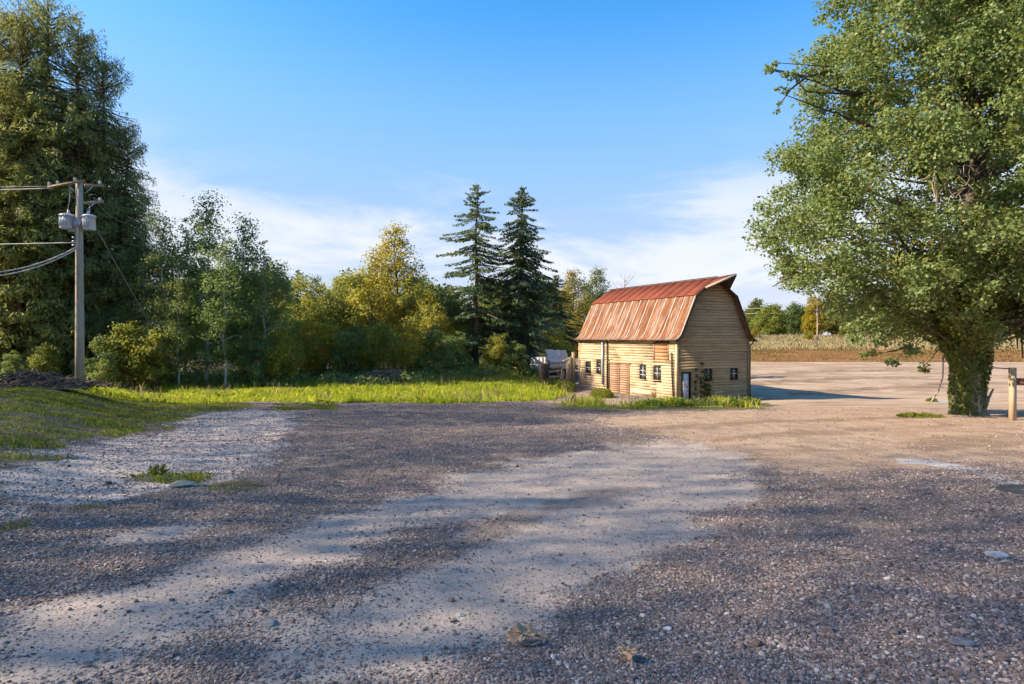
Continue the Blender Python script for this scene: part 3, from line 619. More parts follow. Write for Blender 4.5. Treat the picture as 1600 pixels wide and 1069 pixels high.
# pipes, gutter, downspout
def pipe(name, pts, r, mat, parent=barn, n=10): return MB().tube(pts, r, n).build(name, mat, parent, True)
vd = v_of(943.5); pipe('downpipe', [(-0.14, vd, 0.62), (-0.14, vd, 4.30)], 0.085, M['pipe'])
vd = v_of(950.2); pipe('drain_pole', [(-0.10, vd, 0.3), (-0.09, vd+0.03, 1.6), (-0.11, vd-0.02, 3.0), (-0.10, vd, 4.36)], 0.055, M['dark_wood'])
vd = v_of(1052); pipe('leaning_pole', [(-0.12, vd-0.16, 0.0), (-0.12, vd, 2.0), (-0.12, vd+0.07, 3.45)], 0.055, M['dark_wood'])
b = MB(); b.bar((BW+0.50, y_lo, 4.28), (BW+0.50, y_hi, 4.28), 0.13, 0.11); b.build('gutter', M['dark_wood'], barn)
pipe('downspout', [(BW+0.48, 0.02, 4.22), (BW+0.40, 0.01, 4.08), (BW+0.10, -0.04, 3.92), (BW+0.07, -0.06, 3.6), (BW+0.07, -0.06, -0.1)], 0.045, M['dark_wood'])

# ------------------------------------------------------------------ collapsed lean-to and tanks beyond the barn
def BW3(x, y, z): return Vector((BP[0]+BU[0]*x+BV[0]*y, BP[1]+BU[1]*x+BV[1]*y, BY+z))
shed = empty('collapsed_shed', BW3(-0.3, BL+0.4, 0), math.atan2(BU[1], BU[0]))
tag(shed, 'collapsed lean-to of broken boards and corrugated sheet beside the barn', 'shed')
def corr(w, l, n, amp, th=0.01):
    x = np.linspace(-w/2, w/2, n); z = amp*np.cos(np.arange(n)*np.pi)
    v = [(a, yy, q) for yy in (-l/2, l/2) for a, q in zip(x, z)]
    return MB().add(v, [(i, i+1, n+i+1, n+i) for i in range(n-1)])
def sheet(w, l, loc, rot, mat, parent, name='corrugated_sheet', n=29):
    o = corr(w, l, n, 0.025).build(name, mat, parent); o.location = loc; o.rotation_euler = rot; return o
for i in range(3): sheet(0.74, 1.9, (-1.75+i*0.7, 0.95+0.02*i, 2.62-0.04*i), (R(60), R(-3), R(2)), M['galv'], shed, n=13)
def post(name, x0, y0, x1, y1, h, w, mat, z0=-0.3): 
    b = MB(); b.bar((x0, y0, z0), (x1, y1, h), w, w); return b.build(name, mat, shed)
post('post', 0.02, 0.1, -0.05, 0.05, 3.2, 0.22, M['post_wood']); post('post', -0.38, 0.2, -0.30, 0.2, 2.75, 0.28, M['post_wood']); post('post', -0.72, 0.1, -0.62, 0.1, 2.2, 0.16, M['siding_v'])
post('post', -2.3, 0.6, -2.2, 0.7, 2.5, 0.12, M['dark_wood'])
for i, (z, x0, x1) in enumerate(((1.05, -2.3, -1.25), (1.5, -2.3, -1.1), (1.95, -2.2, -1.0), (2.3, -2.1, -0.6), (0.6, -2.35, -1.2))):
    b = MB(); b.bar((x0, 0.45+0.05*i, z), (x1, 0.4, z+0.08*math.sin(i*2.1)), 0.03, 0.17); b.build('plank', M['grey_wood'], shed)
for i in range(12):
    a_ = rng.uniform(-1.3, -0.5); b = MB(); b.bar((a_, 0.3+rng.uniform(0, 1), 0.0), (a_+rng.uniform(-0.4, 0.55), 0.3+rng.uniform(0, 1.2), rng.uniform(0.9, 2.0)), 0.04, 0.10); b.build('plank', M['grey_wood'] if i % 2 else M['old_wood'], shed)
b = MB(); b.bar((-1.0, 0.3, 2.35), (0.1, 0.2, 2.85), 0.05, 0.20); b.build('beam', M['siding_v'], shed)
b = MB(); b.box((-1.2, 2.2, 1.1), (1.7, 1.2, 2.1)); b.build('dark_back_wall', M['dark_wood'], shed)
# round tank of pale weathered staves
tk = W3(846, 585, 60.0); tk[2] = G(tk[0], tk[1]); tank = empty('storage_tank', tk, 0, (0.70, 0.70, 1.0))
tag(tank, 'pale round stave tank with patched side left of the collapsed shed', 'tank')
M['pale_wood'] = wood_mat('pale_wood', (0.46, 0.42, 0.36), (0.62, 0.58, 0.51), (0.25, 0.21, 0.17), 2, 0.5)
NS = 22; tr = 1.75; th_ = 2.15
for i in range(NS):
    a0, a1 = 2*math.pi*i/NS, 2*math.pi*(i+0.94)/NS; b = MB(); hh = th_ + rng.uniform(-0.05, 0.05)
    q = [(tr*math.cos(a), tr*math.sin(a)) for a in (a0, a1)] + [((tr-0.06)*math.cos(a), (tr-0.06)*math.sin(a)) for a in (a1, a0)]
    b.add([(x, y, -0.3) for x, y in q] + [(x, y, hh) for x, y in q], [(0, 1, 5, 4), (1, 2, 6, 5), (2, 3, 7, 6), (3, 0, 4, 7), (4, 5, 6, 7)])
    b.build('stave', M['pale_wood'] if i % 7 else M['grey_wood'], tank)
for z in (0.5, 1.6):
    a_ = np.linspace(0, 2*np.pi, 33); MB().tube(np.stack([1.77*np.cos(a_), 1.77*np.sin(a_), np.full(33, z)], 1), 0.025, 6, False).build('hoop', M['dark_wood'], tank)
MB().lathe([(1.66, th_-0.1), (1.2, th_+0.06), (0.05, th_+0.16)], n=22).build('lid', M['galv'], tank, True)
MB().box((0.95, -1.62, 1.0), (1.1, 0.08, 1.3), np.array(Matrix.Rotation(R(30), 3, 'Z'))).build('patch_panel', M['post_wood'], tank)
hut = empty('garden_hut', (W3(825, 585, 63.0)[0], 63.0, G(*W3(825, 585, 63.0)[:2])), R(20))
tag(hut, 'small blue-grey hut with pitched roof at the foot of the firs', 'hut')
MB().box((0, 0, 0.8), (1.3, 1.3, 2.0)).build('wall', plain('hut_grey', (0.12, 0.15, 0.17), 0.8), hut)
b = MB(); b.add([(-0.8, -0.8, 1.8), (0.8, -0.8, 1.8), (0.8, 0.8, 1.8), (-0.8, 0.8, 1.8), (0, -0.8, 2.5), (0, 0.8, 2.5)], [(0, 4, 5, 3), (1, 2, 5, 4), (0, 1, 4), (2, 3, 5), (0, 3, 2, 1)]); b.build('roof', plain('hut_roof', (0.16, 0.20, 0.23), 0.7), hut)

# ------------------------------------------------------------------ utility pole and wires
PY = 34.0; pb = W3(124, 598, PY); pb[2] = G(pb[0], pb[1]) 
pole = empty('utility_pole', pb); tag(pole, 'wooden utility pole carrying two grey transformer cans in front of the cedars', 'utility pole')
PH = (598-283)/F*PY + (CZ-(598-HZ)/F*PY - pb[2])
def zp(row): return CZ - (row-HZ)/F*PY - pb[2]
def xp(px): return (px-124)/F*PY
pw_ = wood_mat('pole_wood', (0.40, 0.335, 0.25), (0.56, 0.49, 0.385), (0.26, 0.205, 0.14), 2, 0.5, (0.5, 0.45, 0.38))
MB().tube([(0.03, 0, -0.5), (0.02, 0, 3), (0, 0, 7), (0, 0, PH)], [0.235, 0.22, 0.19, 0.165], 16).build('shaft', pw_, pole, True)
b = MB(); b.bar((xp(80), -0.24, zp(294)), (xp(137), -0.24, zp(284)), 0.09, 0.11); b.build('crossarm', M['post_wood'], pole)
b = MB(); b.bar((xp(128), 0.22, zp(288)), (xp(146), 0.9, zp(284)), 0.12, 0.14); b.build('crossarm', M['post_wood'], pole)
b = MB(); b.bar((xp(128), 0.2, zp(316)), (xp(147), 0.8, zp(310)), 0.12, 0.14); b.build('crossarm', M['post_wood'], pole)
for (a, c) in (((xp(111), -0.2, zp(291)), (xp(120), -0.2, zp(300))), ((xp(138), 0.4, zp(288)), (xp(130), 0.2, zp(300))), ((xp(140), 0.5, zp(313)), (xp(131), 0.2, zp(327)))):
    b = MB(); b.bar(a, c, 0.035, 0.05); b.build('brace', M['pipe'], pole)
def can(px, r0, r1, mir_, rr=0.37):
    cx, z1, z0 = xp(px), zp(r0), zp(r1)
    o = MB().lathe([(0.01, z0), (rr*0.92, z0), (rr, z0+0.05), (rr, z1-0.08), (rr+0.025, z1-0.08), (rr+0.025, z1-0.03), (rr*0.8, z1+0.03), (0.01, z1+0.06)], (cx, -0.05, 0), 24).build('transformer', M['transformer'], pole, True)
    MB().lathe([(0.05, z1+0.02), (0.09, z1+0.08), (0.05, z1+0.12), (0.09, z1+0.16), (0.045, z1+0.2), (0.06, z1+0.26), (0.01, z1+0.28)], (cx+0.05*mir_, -0.05, 0), 10).build('bushing', M['porcelain'], o, True)
    for k in (-0.16, 0.0, 0.16): MB().box((cx+k, -0.44, z0+0.68), (0.05, 0.08, 0.05)).build('terminal', M['wire'], o)
    for k in range(6):
        a_ = -0.6+k*0.24-math.pi/2; MB().box((cx+math.cos(a_)*(rr+0.02), -0.05+math.sin(a_)*(rr+0.02), (z0+z1)/2-0.03), (0.025, 0.04, (z1-z0)*0.62), np.array(Matrix.Rotation(a_+math.pi/2, 3, 'Z'))).build('cooling_fin', M['transformer'], o)
    MB().box((cx+0.42*mir_, -0.02, (z0+z1)/2), (0.16, 0.12, 0.5)).build('bracket', M['wire'], o)
    return o
can(106.5, 336, 358, 1); can(140.5, 337, 360, -1, 0.31)
MB().box((0, -0.20, zp(350)), (0.44, 0.07, 0.40)).build('mounting_plate', M['pipe'], pole)
MB().box((xp(116), -0.1, zp(361)), (0.5, 0.09, 0.1)).build('bracket', M['pipe'], pole)
for (px, r, yy) in ((82, 291, -0.24), (95, 289, -0.24), (122, 284, -0.24), (142, 282, 0.75), (143, 309, 0.7)):
    z = zp(r); MB().lathe([(0.03, z-0.02), (0.08, z+0.04), (0.05, z+0.08), (0.08, z+0.12), (0.02, z+0.17)], (xp(px), yy, 0), 10).build('insulator', M['porcelain'], pole, True)
for k, r in enumerate((372, 378, 384)): MB().box((xp(119), -0.16, zp(r)), (0.16, 0.12, 0.10)).build('cable_clamp', M['wire'], pole)
MB().tube([(xp(124), -0.26, zp(300)), (xp(127), -0.3, zp(330)), (xp(125), -0.27, zp(380)), (xp(126), -0.26, zp(470))], 0.014, 5).build('ground_wire', M['wire'], pole)
for (pts) in ([(xp(133), 0.3, zp(318)), (xp(137), 0.2, zp(327)), (xp(140), 0, zp(325)), (xp(141), -0.05, zp(336))], [(xp(113), -0.2, zp(294)), (xp(113), -0.2, zp(312)), (xp(108), -0.1, zp(330))]):
    MB().tube(pts, 0.015, 5).build('jumper_wire', M['wire_pale'], pole)
def wire(label, p0, p1, sag, r, mat, name='power_line'):
    tt = np.linspace(0, 1, 25)[:, None]; p = np.array(p0)*(1-tt)+np.array(p1)*tt; p[:, 2] -= sag*4*(tt*(1-tt))[:, 0]
    o = MB().tube(p, r, 6).build(name, mat); tag(o, label, 'wire', 'wires strung from the utility pole'); return o
def off(px, row, Y=34.0): return W3(px, row, Y)
wire('top thin wire running left from the end of the crossarm', off(80, 291, 33.76), off(-420, 286, 36), 0.15, 0.016, M['wire'])
wire('top thick pale wire running left from the crossarm', off(82, 294, 33.76), off(-420, 292, 35), 0.2, 0.024, M['wire_pale'])
wire('straight grey wire running left at mid pole height', off(119, 379, 33.8), off(-420, 383, 35), 0.1, 0.026, M['wire_pale'])
wire('upper of the two sagging cables left of the pole', off(120, 386, 33.75), off(-160, 404, 30), 1.05, 0.034, M['wire_pale'])
wire('lower of the two sagging cables left of the pole', off(120, 389, 33.75), off(-160, 410, 30), 1.1, 0.036, M['wire_pale'])
gpt = at(212, 604); wire('slanting guy wire from the transformers down to the right', off(146, 350, 34), (gpt[0]+1.5, gpt[1]+4, G(gpt[0]+1.5, gpt[1]+4)+0.05), 0.0, 0.022, M['wire'], 'guy_wire')
wire('thin wire leaving the short lower arm to the right into the trees', off(147, 311, 34.6), off(196, 348, 47), 0.3, 0.014, M['wire'])

# ------------------------------------------------------------------ trees
def leafquads(P, Nn, T, L, Wd, fold=0.18):
    """rhombic folded leaves: centre P, normal Nn, long axis T"""
    T = T - (T*Nn).sum(1, keepdims=True)*Nn; T /= np.linalg.norm(T, axis=1, keepdims=True)+1e-9
    S = np.cross(Nn, T); L = np.broadcast_to(np.asarray(L, float), (len(P),))[:, None]; Wd = np.broadcast_to(np.asarray(Wd, float), (len(P),))[:, None]
    base = P - T*L*0.5; tip_ = P + T*L*0.5 - Nn*L*fold*0.6
    l = P + S*Wd*0.5 + Nn*L*fold*0.5 - T*L*0.05; r = P - S*Wd*0.5 + Nn*L*fold*0.5 - T*L*0.05
    V = np.stack([base, r, tip_, l], 1).reshape(-1, 3); Fq = np.arange(len(P)*4).reshape(-1, 4)
    return V, Fq
def rdir(rg, n):
    v = rg.normal(size=(n, 3)); return v/np.linalg.norm(v, axis=1, keepdims=True)
def leaf_cloud(rg, centers, radii, n_sub, n_leaf, size, flat=0.75, up=0.5, outc=None, sub_r=0.28, droop=0.0, aspect=0.75):
    Ps, Ns = [], []
    for c, r in zip(centers, radii):
        k = max(3, int(n_sub*(r/np.mean(radii))**2))
        d = rdir(rg, k); sub = c + d*np.array((1, 1, flat))*r*(rg.random((k, 1))**0.45)
        m = rg.integers(int(n_leaf*0.5), int(n_leaf*1.5)+1, k); idx = np.repeat(np.arange(k), m)
        p = sub[idx] + rg.normal(size=(len(idx), 3))*r*sub_r*np.array((1, 1, 0.75)); Ps.append(p)
        o = p - (c - np.array((0, 0, 0.3*r))); o /= np.linalg.norm(o, axis=1, keepdims=True)+1e-9; Ns.append(o)
    P = np.concatenate(Ps); O = np.concatenate(Ns); n = len(P)
    Nn = O*0.55 + rdir(rg, n)*0.75 + np.array((0, 0, up)); Nn /= np.linalg.norm(Nn, axis=1, keepdims=True)
    T = rdir(rg, n) + np.array((0, 0, -droop)); L = size*rg.uniform(0.65, 1.3, n)
    return leafquads(P, Nn, T, L, L*aspect)
def scatter_centers(rg, env, z0, z1, n, mind, shell=0.35, tries=6000):
    """clump centres inside an envelope env(zfrac)->radius, kept apart"""
    out = []
    for _ in range(tries):
        if len(out) >= n: break
        zf = rg.random(); rr = env(zf); a = rg.uniform(0, 2*np.pi); q = rr*(shell+(1-shell)*rg.random())**0.7
        if rg.random() > rr/env.mx + 0.15: continue
        c = np.array((q*np.cos(a), q*np.sin(a), z0+(z1-z0)*zf))
        if out and (np.linalg.norm(np.array(out)-c, axis=1) < mind).any(): continue
        out.append(c)
    return np.array(out)
def envelope(pts):
    p = np.array(pts, float)
    def f(z): return float(np.interp(z, p[:, 0], p[:, 1]))
    f.mx = p[:, 1].max(); return f
def limb(b, rg, a, c, r0, r1, sagm=0.15, n=6, k=5):
    a, c = np.array(a, float), np.array(c, float); tt = np.linspace(0, 1, k)[:, None]; p = a*(1-tt)+c*tt; L = np.linalg.norm(c-a)
    p[:, 2] += (np.sin(tt*np.pi)*sagm*L)[:, 0]; p[1:-1] += rg.normal(size=(k-2, 3))*0.035*L
    b.tube(p, np.linspace(r0, r1, k), n, False)
def broadleaf(seed, H, base, env, n_cl, cl_r, n_sub, n_leaf, size, tr0, leafm, barkm, mind=None, stems=1, spread=0.0, up=0.45, limbs=1.0, wood_seen=True, droop=0.2, shell=0.35, flat=0.75):
    rg = np.random.default_rng(seed); env = envelope(env); C = scatter_centers(rg, env, base, H-0.5*cl_r, n_cl, mind or cl_r*0.75, shell)
    rad = cl_r*rg.uniform(0.65, 1.25, len(C)); C = np.vstack([C, [(0, 0, H-0.45*cl_r)]]); rad = np.append(rad, cl_r*0.55)
    V, Fq = leaf_cloud(rg, C, rad, n_sub, n_leaf, size, flat, up, droop=droop)
    cr = MB(); cr.add(V, Fq)
    tb = MB(); tops = []
    for s in range(stems):
        a = 2*np.pi*s/max(stems, 1)+rg.random(); o = np.array((np.cos(a), np.sin(a), 0))*spread*(stems > 1)
        k = 7; tt = np.linspace(0, 1, k)[:, None]; p = o*0.35 + (o*0.9)*tt + np.array((0, 0, H*0.93))*tt*(1 if stems == 1 else rg.uniform(0.7, 0.95)); p[1:, :2] += rg.normal(size=(k-1, 2))*0.02*H*0.5
        p[0, 2] = -0.3; tb.tube(p, tr0*(1-0.88*tt[:, 0]), 8, False); tops.append(p)
    for c in C:
        if rg.random() > limbs: continue
        tp = tops[rg.integers(len(tops))]; h = np.hypot(c[0], c[1]); z = max(0.25*base+0.1, min(c[2]-0.35*h-0.2, H*0.85)); f = z/(H*0.93)*6; i = int(np.clip(f, 0, 5)); a = tp[i]+(tp[i+1]-tp[i])*min(1, max(0, f-i))
        rr = tr0*(1-0.85*z/H)*0.45; limb(tb, rg, a, c, max(rr, 0.015), 0.008, 0.08, 5, 5)
    return tb.mesh('trunk', barkm, True), cr.mesh('crown', leafm)
def conifer(seed, H, rbase, base, n_whorl, per, leafm, barkm, tr0, droop=0.25, spray=0.5, wid=0.16, dens=14, hang=0.0, power=0.85, gap=0.0, tiplift=0.12, env=None, outer=0.8, wild=0.0):
    rg = np.random.default_rng(seed); tb = MB(); k = 9; tt = np.linspace(0, 1, k)[:, None]
    p = np.array((0, 0, H))*tt; p[1:-1, :2] += rg.normal(size=(k-2, 2))*0.006*H; p[0, 2] = -0.4
    tb.tube(p, tr0*(1-0.95*tt[:, 0])+0.01, 10, False)
    Ps, Ts, Ns, Ls = [], [], [], []
    for w in range(n_whorl):
        zf = (w+rg.uniform(-0.3, 0.3))/n_whorl; z = base+(H-base)*zf; zf = min(max(zf, 0), 0.995); R0 = rbase*((1-zf)**power*(1.0 if zf > 0.08 else 0.8) if env is None else float(np.interp(zf, env[0], env[1])))
        for q in range(per):
            if rg.random() < gap: continue
            if wild:
                zf = min(0.985, rg.random()**0.9); z = base+(H-base)*zf; R0 = rbase*float(np.interp(zf, env[0], env[1]))
            a = rg.uniform(0, 2*np.pi); L = max(0.25, R0*rg.uniform(0.40 if wild else 0.62, 1.2 if wild else 1.15)); m = max(4, int(L*4))
            s = np.linspace(0, 1, m); dirh = np.array((np.cos(a), np.sin(a), 0)); side = np.array((-np.sin(a), np.cos(a), 0))
            zc = -droop*L*s**1.3*rg.uniform(0.6, 1.4)+tiplift*L*np.maximum(s-0.6, 0)*2.0 + ((0.9 if not wild else 0.5)*L*s if zf > 0.85 else 0)
            br = np.array((0, 0, z))+dirh*(L*s)[:, None]+np.array((0, 0, 1.0))*zc[:, None]
            tb.tube(br[::max(1, m//4)], np.linspace(max(0.02, 0.018*L), 0.008, len(br[::max(1, m//4)])), 4, False)
            nn = int(dens*L)+4; u = rg.random(nn)**outer; ii = np.clip(u*(m-1), 0, m-1.001); i0 = ii.astype(int); f = (ii-i0)[:, None]
            P = br[i0]*(1-f)+br[i0+1]*f; sg = rg.choice((-1, 1), nn)[:, None]; ws = (0.35+0.65*(1-u))[:, None]
            off_ = side*sg*rg.random((nn, 1))*0.22*L*ws
            P = P+off_+np.array((0, 0, -1.0))*(rg.random((nn, 1))*hang + np.abs(off_).sum(1, keepdims=True)*0.18)
            T = dirh*0.7+side*sg*rg.uniform(0.3, 1.0, (nn, 1))+np.array((0, 0, -1.0))*(droop*0.7+hang*1.6*rg.random((nn, 1)))+rg.normal(size=(nn, 3))*0.25
            Nn = np.array((0, 0, 1.0))*(0.9-0.55*min(1, hang))+rdir(rg, nn)*0.65+dirh*0.5*min(1, hang)
            Ps.append(P); Ts.append(T); Ns.append(Nn/np.linalg.norm(Nn, axis=1, keepdims=True)); Ls.append(spray*rg.uniform(0.6, 1.3, nn)*(0.55+0.45*(1-zf)))
    P, T, Nn, L = map(np.concatenate, (Ps, Ts, Ns, Ls)); V, Fq = leafquads(P, Nn, T/np.linalg.norm(T, axis=1, keepdims=True), L, L*wid/spray, 0.1)
    cr = MB(); cr.add(V, Fq); return tb.mesh('trunk', barkm, True), cr.mesh('crown', leafm)
def tree(name, meshes, x, y, s, rz, label, cat, group, tint=(1, 1, 1), sxy=1.0):
    o = empty(name, (x, y, G(x, y)-0.05), rz, (s*sxy, s*sxy, s)); tag(o, label, cat, group)
    put('trunk', meshes[0], o); c = put('crown', meshes[1], o); c.color = (*tint, 1); return o
def tree_px(name, meshes, Hm, px, Y, toprow, rz, label, cat, group, tint=(1, 1, 1), sxy=1.0):
    x = (px-800)/F*Y; h = (CZ-(toprow-HZ)/F*Y)-G(x, Y); return tree(name, meshes, x, Y, h/Hm, rz, label, cat, group, tint, sxy)

CE = ((0, 0.15, 0.4, 0.62, 0.8, 0.92, 1.0), (0.90, 1.0, 0.98, 0.86, 0.68, 0.48, 0.20))
cedA = conifer(11, 26, 5.6, 0.5, 80, 7, M['cedar'], M['cedar_bark'], 0.62, 0.30, 0.44, 0.135, 21, 0.60, env=CE, outer=0.62, gap=0.05)
cedB = conifer(12, 26, 5.0, 0.4, 80, 7, M['cedar'], M['cedar_bark'], 0.55, 0.36, 0.44, 0.135, 21, 0.65, env=CE, outer=0.62, gap=0.10)
gc = 'tall cedars behind the utility pole'
for i, (m, px, Y, top, lab, tn, sx) in enumerate((
    (cedA, -6, 48.5, 26, 'tall cedar cut by the left edge of the photo, golden in the sun', (2.1, 1.85, 1.4), 0.95), (cedB, 36, 48.0, 22, 'tall cedar with sunlit sprays left of the utility pole', (1.8, 1.65, 1.4), 0.85),  # sunlight put into these two crowns as a warmer, brighter tint
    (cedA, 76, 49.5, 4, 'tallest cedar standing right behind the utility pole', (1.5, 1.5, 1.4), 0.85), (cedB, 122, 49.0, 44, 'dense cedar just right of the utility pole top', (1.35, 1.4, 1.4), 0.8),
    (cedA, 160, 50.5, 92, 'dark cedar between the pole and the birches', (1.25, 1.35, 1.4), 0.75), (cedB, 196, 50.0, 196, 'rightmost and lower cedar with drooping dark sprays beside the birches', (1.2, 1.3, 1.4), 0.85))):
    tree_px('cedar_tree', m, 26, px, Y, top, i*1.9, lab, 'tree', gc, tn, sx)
birA = broadleaf(21, 14, 1.6, [(0, 0.9), (0.2, 1.9), (0.5, 1.9), (0.8, 1.1), (1, 0.25)], 60, 0.8, 12, 12, 0.17, 0.13, M['birch'], M['birch_bark'], limbs=0.7)
birB = broadleaf(22, 14, 2.2, [(0, 1.0), (0.25, 2.2), (0.55, 2.0), (0.8, 1.2), (1, 0.3)], 60, 0.85, 12, 12, 0.17, 0.12, M['birch'], M['birch_bark'], limbs=0.7)
gb = 'slender birches in the shaded grove'
for i, (px, Y, top, lab, tn) in enumerate((
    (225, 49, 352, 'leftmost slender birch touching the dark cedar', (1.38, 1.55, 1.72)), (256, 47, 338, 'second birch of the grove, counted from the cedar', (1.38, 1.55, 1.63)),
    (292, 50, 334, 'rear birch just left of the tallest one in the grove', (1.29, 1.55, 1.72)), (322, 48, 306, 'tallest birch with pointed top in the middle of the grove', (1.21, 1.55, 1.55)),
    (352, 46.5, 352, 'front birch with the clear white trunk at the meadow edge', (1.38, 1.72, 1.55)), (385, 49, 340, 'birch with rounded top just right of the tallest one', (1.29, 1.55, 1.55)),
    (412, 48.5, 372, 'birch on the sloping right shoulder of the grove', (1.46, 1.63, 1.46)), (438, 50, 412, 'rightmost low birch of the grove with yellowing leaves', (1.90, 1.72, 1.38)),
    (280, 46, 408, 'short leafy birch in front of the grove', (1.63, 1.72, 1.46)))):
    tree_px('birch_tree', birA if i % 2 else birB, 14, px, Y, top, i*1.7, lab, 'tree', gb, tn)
sapA = broadleaf(31, 5, 0.3, [(0, 1.0), (0.3, 1.5), (0.7, 1.2), (1, 0.4)], 34, 0.62, 12, 14, 0.17, 0.06, M['autumn'], M['bark'], stems=4, spread=0.7, limbs=0.5)
sapB = broadleaf(32, 5, 0.2, [(0, 1.3), (0.3, 1.7), (0.7, 1.3), (1, 0.5)], 36, 0.62, 12, 14, 0.17, 0.06, M['birch'], M['bark'], stems=5, spread=0.9, limbs=0.5)
alA = broadleaf(33, 9, 0.8, [(0, 1.2), (0.3, 2.3), (0.6, 2.2), (0.85, 1.4), (1, 0.5)], 60, 0.85, 11, 12, 0.19, 0.13, M['autumn'], M['bark'], stems=2, spread=0.6, limbs=0.6)
alB = broadleaf(34, 9, 0.5, [(0, 1.4), (0.3, 2.5), (0.65, 2.2), (0.85, 1.3), (1, 0.4)], 60, 0.85, 11, 12, 0.19, 0.13, M['autumn'], M['bark'], stems=3, spread=0.8, limbs=0.6)
cot = broadleaf(35, 13, 1.8, [(0, 1.0), (0.3, 2.3), (0.55, 2.3), (0.8, 1.7), (1, 0.7)], 64, 0.95, 13, 16, 0.20, 0.2, M['autumn'], M['bark'], limbs=0.8)
ga = 'yellowing alders and willows behind the meadow'
for i, (px, Y, top, m, H, lab, tn) in enumerate((
    (468, 58, 428, alB, 9, 'green-gold alder next to the birch grove', (1.48, 1.67, 1.57)), (505, 59, 440, alA, 9, 'gold-tinged alder left of the pale willows', (1.75, 1.75, 1.57)),
    (545, 60, 424, alB, 9, 'pale green alder with airy top left of the orange-topped cottonwood', (1.67, 1.75, 1.67)), (583, 60, 408, alA, 9, 'yellow-green alder leaning on the cottonwood', (2.02, 1.93, 1.57)),
    (618, 62, 352, cot, 13, 'tall cottonwood with orange-yellow crown above the alders', (2.27, 1.93, 1.40)), (645, 60, 425, alA, 9, 'alder right of the orange-topped cottonwood', (1.67, 1.75, 1.48)),
    (672, 59, 455, alB, 9, 'low yellow willow left of the tall fir', (2.02, 1.93, 1.48)), (706, 63, 452, alA, 9, 'olive alder under the left fir branches', (1.40, 1.67, 1.57)),
    (775, 66, 440, alB, 9, 'dark alder filling the gap between the firs', (0.97, 1.32, 1.48)), (530, 62, 432, cot, 13, 'thin grey-green cottonwood rising behind the alders', (1.05, 1.32, 1.57)))):
    tree_px('cottonwood_tree' if m is cot else 'alder_tree', m, H, px, Y, top, i*2.3, lab, 'tree', ga, tn)
gs = 'leafy shrubs along the foot of the trees'
for i, (px, Y, top, m, lab, tn) in enumerate((
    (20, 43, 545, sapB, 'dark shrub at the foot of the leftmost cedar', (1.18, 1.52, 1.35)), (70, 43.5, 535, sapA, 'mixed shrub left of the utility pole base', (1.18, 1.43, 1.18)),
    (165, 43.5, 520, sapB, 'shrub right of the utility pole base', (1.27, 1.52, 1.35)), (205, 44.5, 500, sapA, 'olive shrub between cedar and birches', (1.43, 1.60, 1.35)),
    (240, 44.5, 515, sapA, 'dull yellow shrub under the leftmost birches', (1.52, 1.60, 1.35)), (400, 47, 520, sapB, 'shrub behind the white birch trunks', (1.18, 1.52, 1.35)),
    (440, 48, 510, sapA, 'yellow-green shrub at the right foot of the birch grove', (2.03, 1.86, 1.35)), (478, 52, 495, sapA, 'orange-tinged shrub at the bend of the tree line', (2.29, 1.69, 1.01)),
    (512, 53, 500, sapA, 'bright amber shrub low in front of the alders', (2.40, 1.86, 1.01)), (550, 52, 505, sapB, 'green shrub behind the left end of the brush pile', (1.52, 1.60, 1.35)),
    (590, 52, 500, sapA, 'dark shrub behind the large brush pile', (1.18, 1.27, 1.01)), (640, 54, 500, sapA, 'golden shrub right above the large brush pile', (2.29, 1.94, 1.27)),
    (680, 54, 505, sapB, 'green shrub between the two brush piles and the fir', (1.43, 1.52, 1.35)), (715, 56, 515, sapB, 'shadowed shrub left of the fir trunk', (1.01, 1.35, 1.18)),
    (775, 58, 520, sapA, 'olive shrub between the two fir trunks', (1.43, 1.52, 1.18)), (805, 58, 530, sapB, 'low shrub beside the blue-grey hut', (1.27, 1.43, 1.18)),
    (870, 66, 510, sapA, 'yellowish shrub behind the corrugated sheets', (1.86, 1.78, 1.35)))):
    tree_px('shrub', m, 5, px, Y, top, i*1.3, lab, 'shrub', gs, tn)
FE = ((0, 0.3, 0.5, 0.75, 0.9, 1.0), (0.92, 1.0, 0.90, 0.60, 0.33, 0.06))
firA = conifer(41, 18, 4.6, 1.8, 40, 6, M['fir'], M['bark'], 0.30, 0.26, 0.44, 0.15, 34, 0.16, env=FE, outer=0.6, gap=0.22, wild=1.0)
firB = conifer(43, 18, 4.0, 0.8, 46, 8, M['fir'], M['bark'], 0.32, 0.42, 0.44, 0.15, 34, 0.16, env=FE, outer=0.7, gap=0.05, wild=1.0)
tree_px('fir_tree', firA, 18, 745, 61, 285, 0.4, 'left of the two tall firs, with open uneven branches', 'tree', 'two tall firs behind the meadow', (1.6, 1.65, 1.35), 1.0)
tree_px('fir_tree', firB, 18, 815, 63, 289, 2.0, 'right of the two tall firs, dense and dark', 'tree', 'two tall firs behind the meadow', (1.3, 1.4, 1.35), 1.05)
gk = 'trees behind the barn'
tree_px('fir_tree', firB, 18, 868, 72, 428, 1.1, 'short dark fir between the tall firs and the barn', 'tree', gk, (0.8, 0.9, 0.9), 1.4)
tree_px('cottonwood_tree', cot, 13, 897, 82, 422, 1.0, 'golden tree rising behind the far end of the barn roof', 'tree', gk, (1.35, 1.15, 0.8), 1.15)
tree_px('cottonwood_tree', cot, 13, 934, 90, 419, 3.0, 'grey-green tree right of the golden one behind the barn roof', 'tree', gk, (0.6, 0.8, 0.85), 0.9)
